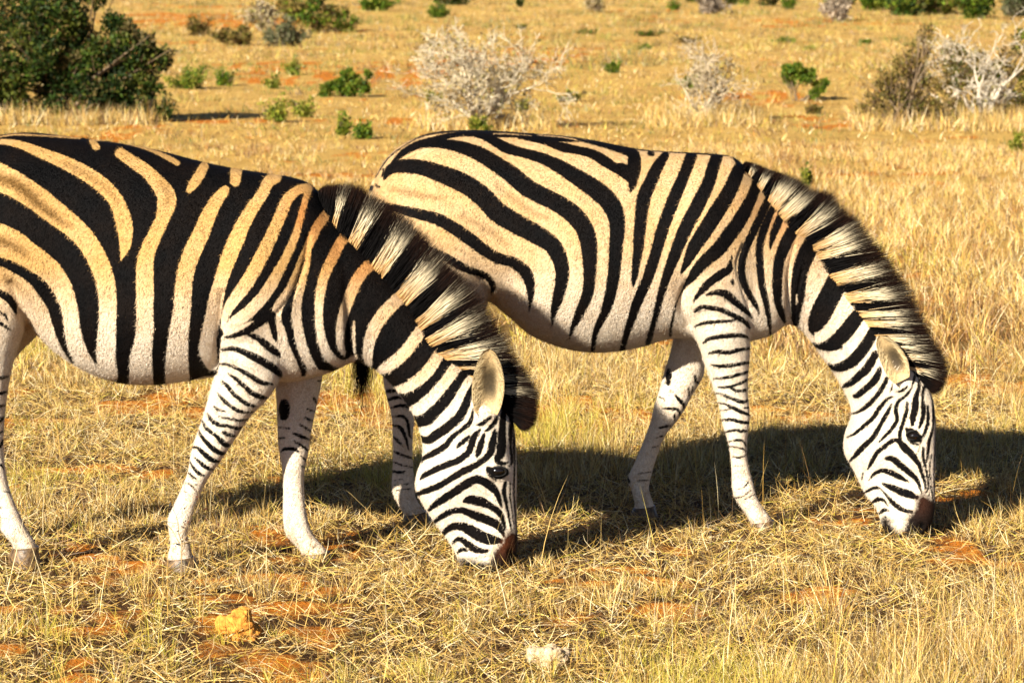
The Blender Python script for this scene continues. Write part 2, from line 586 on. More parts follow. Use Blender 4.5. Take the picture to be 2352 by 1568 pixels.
    darkc = (np.array([0.0022, 0.0018, 0.0018]) + np.array([0.022, 0.0075, 0.0028]) * (warm * sstep(tt[None], 0.4, 1.0))[..., None])
    base_t = (1 - sstep(tt[None] + rng.normal(0, .08, (N, 1)), 0.05, 0.42))[..., None]
    lightc = lightc * (1 - base_t) + np.array([0.50, 0.29, 0.10]) * base_t
    col = darkc * (1 - lt[..., None]) + lightc * lt[..., None]
    set_col(me, 'col', col.reshape(-1, 3))
    mo = link('mane', me, M['hair'], zo)
    # ---- ears
    for far in (0, 1):
        E = spec['ear']
        base = cv(E['frame'], [E['base']])[0]; tp = cv(E['frame'], [E['tip']])[0]
        yb, yt = E['y']
        b3, t3 = zb.at(*base, yb) - zb.org, zb.at(*tp, yt) - zb.org
        ax = t3 - b3
        sv = E['turn']
        sd = np.cross(ax, np.array([math.sin(sv), -math.cos(sv), 0.0])); sd /= np.linalg.norm(sd)
        nn = np.cross(sd, ax); nn /= np.linalg.norm(nn)
        if nn[1] > 0: nn = -nn
        wd = E['width']
        ns, nt = 26, 17
        def sheet(thick):
            pts = []
            for i in range(ns):
                q = i / (ns - 1)
                w = wd * (max(0.0, math.sin(math.pi * min(1, 0.10 + 0.90 * q) ** 0.85)) ** 0.50) * (1 if q < .999 else 0.02)
                w = max(w, 0.010 * (1 - q))
                for j in range(nt):
                    tq = 2 * j / (nt - 1) - 1
                    cup = E['cup'] * (1 - 0.55 * q) * (tq * tq - 0.55) * (w / wd + .15)
                    roll = 1 - 0.12 * tq * tq
                    pts.append(b3 + ax * q + sd * w * tq * roll + nn * (cup - thick - 0.012 * (1 - q)) + nn * -0.02 * math.sin(math.pi * q))
            return pts
        IN, OUT = sheet(0.0), sheet(0.0045)
        VV = np.array(IN + OUT); FF = []
        g = ns * nt
        for i in range(ns - 1):
            for j in range(nt - 1):
                a = i * nt + j
                FF.append([a, a + 1, a + nt + 1, a + nt]); FF.append([g + a, g + a + nt, g + a + nt + 1, g + a + 1])
        for i in range(ns - 1):
            for j in (0, nt - 1):
                a = i * nt + j
                FF.append([a, a + nt, g + a + nt, g + a])
        for j in range(nt - 1):
            for i in (0, ns - 1):
                a = i * nt + j
                FF.append([a, a + 1, g + a + 1, g + a])
        q = np.repeat(np.arange(ns) / (ns - 1), nt); tq = np.tile(2 * np.arange(nt) / (nt - 1) - 1, ns)
        inner = np.array([0.46, 0.33, 0.16])[None] * np.ones((g, 1))
        dk = np.exp(-(tq / 0.55) ** 4) * np.exp(-((q - 0.45) / 0.30) ** 4)
        inner = inner * (1 - 0.95 * dk[:, None]) + np.array([0.012, .0075, .002]) * 0.95 * dk[:, None]
        rim = sstep(np.abs(tq), 0.86, 0.97) * (0.55 + 0.45 * (q > 0.55))
        inner = inner * (1 - rim[:, None]) + np.array([0.008, 0.005, 0.003]) * rim[:, None]
        outer = np.where(((q > 0.84) | ((q > 0.38) & (q < 0.62)))[:, None], np.array([[0.006, .004, .003]]), np.array([[0.46, .37, .26]]))
        # fringe of pale fur growing from the rims across the cup
        nf = 230
        fq = rng.uniform(0.03, 0.9, nf); sg = rng.choice([-1, 1], nf)
        IN3 = np.array(IN).reshape(ns, nt, 3)
        ii = (fq * (ns - 1)).astype(int)
        j0 = np.where(sg < 0, rng.integers(0, 3, nf), nt - 1 - rng.integers(0, 3, nf))
        p0 = IN3[ii, j0]
        j1 = np.clip(j0 - sg * rng.integers(1, 5, nf), 0, nt - 1)
        i1 = np.clip(ii + rng.integers(0, 6, nf), 0, ns - 1)
        p1 = IN3[i1, j1] + nn * rng.uniform(0.004, 0.012, (nf, 1))
        fp = np.stack([p0, (p0 + p1) / 2 + nn * 0.006, p1], 1)
        Vf, Ff, Zf, ttf, _ = ribbons(fp, rng.uniform(0.0008, 0.0015, nf), normal=np.tile(nn, (nf, 1)))
        colf = (np.array([0.50, 0.40, 0.22])[None] * rng.uniform(0.6, 1.1, (nf, 1)))
        colf = np.repeat(colf, len(ttf), 0)
        Vall = np.vstack([VV, Vf])
        Fall = np.concatenate([np.array(FF).ravel(), Ff + len(VV)]); Zall = np.concatenate([np.full(len(FF), 4), Zf])
        if far: Vall = mirror(Vall)
        me = new_mesh('ear', Vall, Fall, Zall, True)
        set_col(me, 'col', np.vstack([inner, outer, colf]))
        link('ear', me, M['ear'], zo)
    # ---- eyes with lids
    fr, x, y, rx, ry = spec['eye']
    hit, nn = surf(fr, x, y)
    s = CR[fr][2] * 0.574219 * PXM
    for far in (0, 1):
        th = np.linspace(0, math.pi, 13); ph = np.linspace(0, 2 * math.pi, 24, endpoint=False)
        c = hit - nn * 0.016
        pts = [c + np.array([math.sin(a) * math.cos(b) * rx * s, -math.cos(a) * 0.020, math.sin(a) * math.sin(b) * ry * s]) for a in th for b in ph]
        FF = [[i * 24 + j, i * 24 + (j + 1) % 24, (i + 1) * 24 + (j + 1) % 24, (i + 1) * 24 + j] for i in range(12) for j in range(24)]
        P = np.array(pts)
        me = new_mesh('eye', mirror(P) if far else P, np.array(FF).ravel(), np.full(len(FF), 4), True)
        eo = link('eye', me, M['eye'], zo)
        # upper and lower lid: a lash-dark rolled rim, a sub-part of the eye
        lid = []
        for b in np.linspace(0, 2 * math.pi, 30, endpoint=False):
            up = 0.95 if math.sin(b) > 0 else 0.92
            ctr = hit + np.array([math.cos(b) * rx * s * 1.0, 0.002 + 0.005 * abs(math.cos(b)), math.sin(b) * ry * s * up])
            rr = 0.0036 if math.sin(b) > 0 else 0.0022
            for a in np.linspace(0, 2 * math.pi, 8, endpoint=False):
                lid.append(ctr + np.array([math.cos(b) * math.cos(a) * rr, math.sin(a) * rr * 1.3, math.sin(b) * math.cos(a) * rr]))
        FF = [[i * 8 + j, i * 8 + (j + 1) % 8, ((i + 1) % 30) * 8 + (j + 1) % 8, ((i + 1) % 30) * 8 + j] for i in range(30) for j in range(8)]
        P = np.array(lid)
        me = new_mesh('eyelid', mirror(P) if far else P, np.array(FF).ravel(), np.full(len(FF), 4), True)
        set_col(me, 'col', np.tile([[0.004, 0.003, 0.0025]], (len(P), 1)))
        link('eyelid', me, M['ear'], eo)
    # ---- hooves
    for secs in spec['hooves']:
        Vh, Fh, Zh = zb.loft(secs, n=24, sub=5, e=2.2)
        Vh = Vh - zb.org
        Vh[:, 2] = np.maximum(Vh[:, 2], 0.002)
        me = new_mesh('hoof', Vh, Fh, Zh, True)
        link('hoof', me, M['hoof'], zo)
    # ---- tail: haired dock and a tassel of long black hair
    T = spec['tail']
    C = catmull(np.array(T['dock'], float), 6)
    pts = np.array([zb.at(p[0], p[1], 0) - zb.org for p in C]); rad = C[:, 2]
    V, FF = [], []
    for i, (p, r) in enumerate(zip(pts, rad)):
        for a in np.linspace(0, 2 * math.pi, 12, endpoint=False):
            V.append(p + np.array([math.cos(a) * r, math.sin(a) * r, 0]))
    m = len(pts)
    FF = [[i * 12 + j, i * 12 + (j + 1) % 12, (i + 1) * 12 + (j + 1) % 12, (i + 1) * 12 + j] for i in range(m - 1) for j in range(12)]
    me = new_mesh('tail', np.array(V), np.array(FF).ravel(), np.full(len(FF), 4), True)
    vv = np.array(V)
    dist = np.repeat(np.arange(m) / (m - 1), 12)
    band = (np.sin(dist * 46) > 0.15)[:, None]
    set_col(me, 'col', np.where(band, [[0.004, .003, .0025]], [[0.50, .35, .17]]))
    to = link('tail', me, M['ear'], zo)
    N = 900
    q = rng.uniform(0.45, 1, N); k = (q * (m - 1)).astype(int)
    p0 = pts[k] + rng.normal(0, 0.009, (N, 3)) * [1, 1, .4]
    end = zb.at(T['end'][0], T['end'][1], 0) - zb.org
    p3 = end + rng.normal(0, 1, (N, 3)) * [0.020, 0.018, 0.045] + (q[:, None] < 0.8) * np.array([0, 0, 0.06])
    P = np.stack([p0, p0 * .62 + p3 * .38 + rng.normal(0, .010, (N, 3)), p0 * .28 + p3 * .72 + rng.normal(0, .010, (N, 3)), p3], 1)
    V, F, Z, tt, nv = ribbons(P, rng.uniform(0.0014, 0.0024, N))
    me = new_mesh('tassel', V, F, Z)
    set_col(me, 'col', np.tile([[0.004, 0.003, 0.0022]], (len(V), 1)) * np.repeat(rng.uniform(0.7, 2.2, (N, 1)), nv, 0))
    link('tassel', me, M['hair'], to)
    return zo
# ------------------------------------------------------------------ ground: one sheet from behind the camera to the far plain
def gz(x, y):
    far = sstep(y, 17, 45)
    return far * 0.22 * (fbm(x / 14, y / 14, 3, 2) - 0.5) + 0.05 * (fbm(x / 2.6, y / 2.6, 5, 2) - 0.5) * sstep(y, 13.5, 20)

BARE = [(60, 1400, .32, .16), (30, 1490, .25, .12), (370, 935, .45, .5), (470, 905, .3, .3), (180, 1080, .22, .15), (610, 1325, .18, .07), (1440, 1412, .28, .16), (1500, 1395, .2, .1), (2180, 1140, .35, .16), (2060, 1160, .25, .12), (1950, 1195, .35, .13),
        (1390, 1315, .20, .07), (1340, 1330, .18, .05), (1850, 950, .4, .3), (1300, 950, .5, .35), (1440, 965, .35, .2), (760, 930, .35, .3), (200, 1450, .14, .06), (560, 1530, .2, .06), (1450, 1340, .25, .1), (2300, 1480, .3, .1), (2200, 870, .5, .25),
        (1000, 270, 1.6, .9), (420, 275, 1.4, .5), (560, 272, 1.0, .4), (1000, 400, .6, .5), (2050, 400, .7, .4), (2140, 425, .5, .3), (820, 400, .7, .4), (1330, 113, 1.6, .9), (1250, 112, 1.0, .6), (490, 50, 3.2, 5.0), (420, 38, 2.0, 4.0), (540, 45, 2.0, 3.0), (1800, 60, 1.2, 1.0), (1990, 57, 0.8, .8)]
BARE_W = [(*ground_pt(u, v), rx, ry) for u, v, rx, ry in BARE]

def bare(x, y):
    n = fbm(x * 1.5 + 9, y * 1.1, 11, 3)
    b = sstep(n, 0.63, 0.78) * 0.45
    b = np.maximum(b, sstep(fbm(x * 4.2, y * 3.2, 13, 3), .57, .70) * .75 * sstep(fbm(x * .9, y * .7, 17, 2), .38, .58) * (1 - .6 * sstep(y, 15, 20)))
    b = np.maximum(b, sstep(fbm(x * .30, y * .12, 19, 3), .68, .76) * .5 * sstep(y, 16, 22))
    for bx, by, rx, ry in BARE_W:
        b = np.maximum(b, .80 * np.exp(-((x - bx) / rx) ** 2 - ((y - by) / ry) ** 2))
    return np.clip(b * (.45 + .9 * sstep(fbm(x * 7, y * 6, 29, 2), .35, .62)), 0, 1)

# grazed and trodden spots: under the muzzles and around the hooves
SHORT = [(*ground_pt(u, v), rx, ry) for u, v, rx, ry in [(2080, 1275, .24, .42), (1130, 1345, .18, .22), (1755, 1260, .16, .30), (1480, 1215, .16, .30), (420, 1345, .16, .24), (725, 1320, .16, .24), (60, 1330, .16, .26), (965, 1250, .2, .3)]]
def short(x, y):
    s = np.zeros(len(x))
    for bx, by, rx, ry in SHORT:
        s = np.maximum(s, np.exp(-((x - bx) / rx) ** 2 - ((y - by) / ry) ** 2))
    return s

def build_ground():
    k = np.concatenate([-np.geomspace(8, .075, 26)[:-1], np.linspace(-.075, .075, 230), np.geomspace(.075, 8, 26)[1:]])
    y = np.concatenate([np.linspace(-22, 7.5, 14)[:-1], np.arange(7.5, 15.5, .03), 15.5 * np.geomspace(1, 60, 330)[1:]])
    K, Y = np.meshgrid(k, y)
    X = K * (Y + 30)
    x, yy = X.ravel(), Y.ravel()
    b = bare(x, yy)
    near = sstep(yy, 6, 8) * (1 - sstep(yy, 22, 30))
    z = gz(x, yy) + near * (0.020 * (fbm(x * 9, yy * 9, 21, 3) - 0.5) + 0.014 * (vnoise(x * 3.1, yy * 3.1, 31) - 0.5))
    nx, ny = len(k), len(y)
    i = np.arange(ny - 1)[:, None] * nx + np.arange(nx - 1)[None]
    F = np.stack([i, i + 1, i + nx + 1, i + nx], -1)
    me = new_mesh('ground', np.stack([x, yy, z], 1), F.ravel(), np.full(i.size, 4), True)
    set_val(me, 'bare', b)
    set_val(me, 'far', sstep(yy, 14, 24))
    m = NT('red soil and dry turf')
    geo = m.n('ShaderNodeNewGeometry').outputs['Position']
    fine = m.noise(60, 5, geo, .7)
    mid = m.noise(4.5, 5, geo)
    st = m.n('ShaderNodeVectorMath', operation='MULTIPLY'); m.l(geo, st.inputs[0]); st.inputs[1].default_value = (0.35, 0.16, 1)
    broad = m.noise(0.8, 4, st.outputs[0])
    st2 = m.n('ShaderNodeVectorMath', operation='MULTIPLY'); m.l(geo, st2.inputs[0]); st2.inputs[1].default_value = (1.6, 0.5, 1)
    streak = m.noise(1.6, 6, st2.outputs[0], .75)
    soil = m.mix(m.range(fine, .3, .7), (0.42, 0.125, 0.009), (0.58, 0.205, 0.022))
    litter_gap_shade = m.mix(m.range(fine, .35, .65), (0.018, 0.010, 0.005), (0.12, 0.055, 0.016))  # dead litter, darkened to put the shade of grass gaps into the colour
    straw = m.mix(m.range(streak, .32, .68), (0.42, 0.245, 0.058), (0.60, 0.39, 0.11))
    straw = m.mix(m.range(broad, .56, .72, 0, .38), straw, (0.34, 0.16, 0.04))
    straw = m.mix(m.range(mid, .60, .75, 0, .35), straw, (0.17, 0.12, 0.025))
    st3 = m.n('ShaderNodeVectorMath', operation='MULTIPLY'); m.l(geo, st3.inputs[0]); st3.inputs[1].default_value = (.9, .28, 1)
    spots = m.noise(3.4, 5, st3.outputs[0], .7)
    straw = m.mix(m.range(spots, .55, .68, 0, .6), straw, (0.17, 0.105, 0.03))
    straw = m.mix(m.range(spots, .30, .42, .45, 0), straw, (0.60, 0.43, 0.17))
    base = m.mix(m.attr('far'), litter_gap_shade, straw)
    bb = m.math('ADD', m.attr('bare'), m.math('MULTIPLY', m.math('SUBTRACT', mid, .5), 1.0))
    c = m.mix(m.range(bb, .35, .6), base, soil)
    m.l(c, m.b.inputs['Base Color'])
    m.b.inputs['Roughness'].default_value = 0.95
    m.b.inputs['Specular IOR Level'].default_value = 0.1
    m.bump(m.math('ADD', fine, streak), 0.9, 0.03)
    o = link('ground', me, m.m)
    tag(o, kind='structure')
build_ground()

# ------------------------------------------------------------------ dry grass
STRAW = np.array([[.66, .44, .12], [.74, .54, .21], [.56, .33, .075], [.84, .70, .40], [.46, .28, .06], [.28, .155, .045], [.16, .085, .03], [.12, .07, .03], [.70, .50, .16]])  # straw tones; the darkest also stand in for shade between blades
GREENISH = np.array([[.50, .40, .05], [.34, .30, .035], [.60, .47, .08]])

def blade_mesh(x, y, z0, az, lean, bend, L, w, col, K=4):
    N = len(x)
    P = np.empty((N, K, 3)); P[:, 0] = np.stack([x, y, z0], 1)
    for q in range(1, K):
        a = np.clip(lean + bend * (q - 0.5) / (K - 1), -1.75, 1.75)
        st = L / (K - 1)
        P[:, q] = P[:, q - 1] + np.stack([np.sin(a) * np.cos(az) * st, np.sin(a) * np.sin(az) * st, np.cos(a) * st], 1)
    P[:, 1:, 2] = np.maximum(P[:, 1:, 2], (z0 + 0.004)[:, None])
    nrm = np.stack([rng.normal(0, .8, N), rng.normal(-.6, .8, N), rng.normal(.3, .5, N)], 1)
    V, F, Z, tt, nv = ribbons(P, w, normal=nrm)
    C = np.repeat(col, nv, 0)
    return V, F, Z, np.clip(C, 0, .9)

def pick(N, green):
    c = STRAW[rng.integers(0, len(STRAW), N)]
    g = GREENISH[rng.integers(0, 3, N)]
    m = (rng.random(N) < green)[:, None]
    return np.where(m, g, c) * rng.uniform(.55, .92, (N, 1))

def area(y0, y1, n, margin):
    t = rng.random(n)
    hw0, hw1 = .1434 * y0 + margin, .1434 * y1 + margin
    q = np.sqrt(hw0 ** 2 + t * (hw1 ** 2 - hw0 ** 2))
    y = y0 + (q - hw0) / (hw1 - hw0) * (y1 - y0)
    return rng.uniform(-1, 1, n) * q, y

def greenness(x, y): return sstep(fbm(x * .9, y * .7, 41, 2), .50, .72) * .75

def build_grass():
    parts = []
    # a mat of lying, trampled straw
    x, y = area(8.3, 17, 245000, 1.5)
    keep = rng.random(len(x)) > np.clip(bare(x, y) * .95, 0, .80)
    x, y = x[keep], y[keep]; N = len(x)
    clump = fbm(x * 3.3, y * 3.3, 51, 2)
    parts.append(blade_mesh(x, y, gz(x, y) + rng.uniform(0, .020, N) + .010 * (clump - .4), rng.uniform(0, 6.283, N), rng.normal(1.22, .24, N), rng.normal(0.05, .55, N), (.025 + .055 * rng.random(N) + .06 * rng.random(N) ** 5) * (.75 + .5 * clump), rng.uniform(.0012, .0026, N), pick(N, .08)))
    # upright tufts
    x, y = area(8.3, 17, 13000, 1.5)
    h = .6 * fbm(x * 1.1, y * .9, 61, 2) + .4 * fbm(x * 4.5, y * 4.0, 63, 2)
    keep = (rng.random(len(x)) < .06 + 1.2 * sstep(h, .44, .60)) & (rng.random(len(x)) > bare(x, y) * .95)
    # the animals have grazed and trampled the strip between them shorter
    x, y = x[keep], y[keep]
    per = rng.integers(14, 46, len(x))
    graze = np.exp(-((y - 11.35) / .55) ** 2) * (1 - .7 * sstep(x, 1.3, 2.2))
    size = rng.uniform(.55, 1.2, len(x)) * (1 - .40 * graze) * (1 - .80 * short(x, y)) * (.8 + .5 * sstep(fbm(x * .7, y * .7, 71, 2), .4, .7)) * np.where(y < 10.6, 1.0 + .35 * sstep(x, -.4, .5), 1.0)
    X, Y, S = np.repeat(x, per), np.repeat(y, per), np.repeat(size, per)
    N = len(X)
    az = rng.uniform(0, 6.283, N); rr = np.abs(rng.normal(0, .022, N)) * S
    X2, Y2 = X + rr * np.cos(az), Y + rr * np.sin(az)
    gr = np.repeat(np.clip(greenness(x, y) + rng.normal(0, .12, len(x)), 0, 1), per)
    parts.append(blade_mesh(X2, Y2, gz(X2, Y2) - .004, az + rng.normal(0, .5, N), np.abs(rng.normal(.20, .24, N)), rng.normal(.35, .40, N), rng.uniform(.040, .125, N) * S, rng.uniform(.0012, .0024, N), pick(N, gr)))
    # single tall seed stalks
    x, y = area(8.3, 17, 2600, 1.0)
    keep = rng.random(len(x)) > np.maximum(np.maximum(bare(x, y), short(x, y) * 1.5), .75 * np.exp(-((y - 11.3) / .6) ** 2))
    x, y = x[keep], y[keep]; N = len(x)
    parts.append(blade_mesh(x, y, gz(x, y), rng.uniform(0, 6.283, N), np.abs(rng.normal(.12, .22, N)), rng.normal(.25, .35, N), rng.uniform(.14, .36, N), rng.uniform(.0013, .0021, N), pick(N, .05) * 1.1, K=5))
    # middle distance, taller on the right
    x, y = area(15.5, 34, 27000, 3.2)
    h = fbm(x * .8, y * .45, 81, 3)
    keep = (rng.random(len(x)) < .16 + 1.0 * sstep(h, .43, .60)) & (rng.random(len(x)) > bare(x, y) * .9)
    x, y = x[keep], y[keep]
    per = rng.integers(10, 22, len(x))
    size = rng.uniform(.7, 1.3, len(x)) * (.42 + .30 * sstep(x, .2, 1.8) * (1 - sstep(y, 24, 34)))
    X, Y, S = np.repeat(x, per), np.repeat(y, per), np.repeat(size, per)
    N = len(X); az = rng.uniform(0, 6.283, N); rr = np.abs(rng.normal(0, .05, N)) * S
    X2, Y2 = X + rr * np.cos(az), Y + rr * np.sin(az)
    brown = np.repeat(rng.random(len(x)) < .10 + .45 * sstep(fbm(x * 1.1, y * .5, 83, 2), .52, .68), per)[:, None]
    c = pick(N, np.repeat(np.clip(greenness(x * .5, y * .4) * .5 + rng.normal(0, .1, len(x)), 0, 1), per))
    c = np.where(brown, c * [.62, .48, .42], c)
    parts.append(blade_mesh(X2, Y2, gz(X2, Y2) - .01, az + rng.normal(0, .5, N), np.abs(rng.normal(.32, .32, N)), rng.normal(.4, .4, N), rng.uniform(.09, .24, N) * S, rng.uniform(.003, .0065, N), c, K=3))
    # far plain
    x, y = area(33, 130, 56000, 7.0)
    h = fbm(x * .35, y * .13, 91, 3)
    keep = (rng.random(len(x)) < .25 + .9 * sstep(h, .42, .62)) & (rng.random(len(x)) > bare(x, y))
    x, y = x[keep], y[keep]
    per = np.full(len(x), 9)
    S = np.repeat(rng.uniform(.7, 1.4, len(x)), per)
    X, Y = np.repeat(x, per), np.repeat(y, per)
    N = len(X); az = rng.uniform(0, 6.283, N); rr = np.abs(rng.normal(0, .22, N))
    X2, Y2 = X + rr * np.cos(az), Y + rr * np.sin(az)
    tint = np.repeat(rng.random(len(x)), per)[:, None]
    c = pick(N, .06)
    c = np.where(tint < .10, c * [.55, .62, .35], np.where(tint < .24, c * [.75, .52, .40], c))
    parts.append(blade_mesh(X2, Y2, gz(X2, Y2) - .02, az, np.abs(rng.normal(.8, .35, N)), rng.normal(.3, .4, N), rng.uniform(.04, .11, N) * S, rng.uniform(.006, .015, N), c * .9, K=3))
    # pale uncut grass standing along the foot of the big bush and the thickets on the right
    us = np.concatenate([rng.uniform(-60, 345, 420), rng.uniform(1960, 2400, 420), rng.uniform(960, 1260, 160), rng.uniform(1490, 1740, 240)])
    vs = np.concatenate([rng.uniform(262, 286, 420), rng.uniform(255, 300, 420), rng.uniform(275, 300, 160), rng.uniform(262, 290, 240)])
    g = np.array([ground_pt(u, v) for u, v in zip(us, vs)])
    per = 16; X, Y = np.repeat(g[:, 0], per), np.repeat(g[:, 1], per); N = len(X); az = rng.uniform(0, 6.283, N)
    S = np.repeat(rng.uniform(.5, 1.3, len(g)), per)
    X2, Y2 = X + rng.normal(0, .07, N), Y + rng.normal(0, .07, N)
    parts.append(blade_mesh(X2, Y2, gz(X2, Y2) - .01, az, np.abs(rng.normal(.3, .3, N)), rng.normal(.3, .4, N), rng.uniform(.10, .27, N) * S, rng.uniform(.004, .009, N), pick(N, .05), K=3))
    # darker and greener scattered tussocks over the plain
    x, y = area(19, 120, 3400, 5)
    per = 24; X, Y = np.repeat(x, per), np.repeat(y, per); N = len(X); az = rng.uniform(0, 6.283, N)
    S = np.repeat(rng.uniform(.5, 1.3, len(x)) * np.clip(y / 40, .6, 1.3), per)
    X2, Y2 = X + rng.normal(0, .10, N) * S * 1.5, Y + rng.normal(0, .10, N) * S * 1.5
    hue = np.repeat(rng.integers(0, 5, len(x)), per)
    pal = np.array([[.16, .14, .025], [.24, .15, .05], [.13, .085, .03], [.30, .24, .05], [.10, .11, .02]])
    parts.append(blade_mesh(X2, Y2, gz(X2, Y2) - .01, az, np.abs(rng.normal(.5, .35, N)), rng.normal(.4, .4, N), rng.uniform(.05, .15, N) * S, rng.uniform(.006, .014, N) * S, pal[hue] * rng.uniform(.6, 1.2, (N, 1)), K=3))
    V, F, Z = join([p[:3] for p in parts])
    me = new_mesh('dry_grass', V, F, Z)
    set_col(me, 'col', np.vstack([p[3] for p in parts]))
    tag(link('dry_grass', me, M['grass']), 'short dry straw-coloured grass covering the plain', 'grass', kind='stuff')
build_grass()
# ------------------------------------------------------------------ zebra one (in front, cut by the left edge of the frame)
MARKS1 = parse('''
P A -420,-40 200,40 700,60 1200,200 1500,250 1850,320 1990,380 2200,400 2500,560 2800,900 3000,1200 3100,1350 2950,1345
''') 
MARKS1 = [('P', np.vstack([
    cv('A', [(-420, -40), (200, 30), (700, 50), (1200, 190), (1500, 240), (1850, 310), (2000, 360)]),
    cv('B', [(450, 60), (760, 160), (1000, 330), (1300, 660), (1560, 1060), (1620, 1200)]),
    cv('H', [(700, 100), (545, 215), (490, 310), (370, 475), (300, 548), (200, 562), (60, 460), (-100, 260)]),
    cv('B', [(700, 1330), (600, 1230)]),
    cv('A', [(2180, 1475), (2060, 1538), (1960, 1530), (1900, 1490), (1868, 1572), (1850, 1572), (1800, 1500), (1752, 1400), (1712, 1290), (1700, 1210), (1640, 1200),
             (1440, 1258), (1390, 1290), (1355, 1330), (1335, 1560), (1240, 1572), (1100, 1620), (940, 1640), (760, 1640), (620, 1600), (520, 1500), (470, 1390), (440, 1200), (410, 1100), (370, 1010), (310, 930), (240, 870), (160, 810), (0, 730), (-420, 640)])]))]
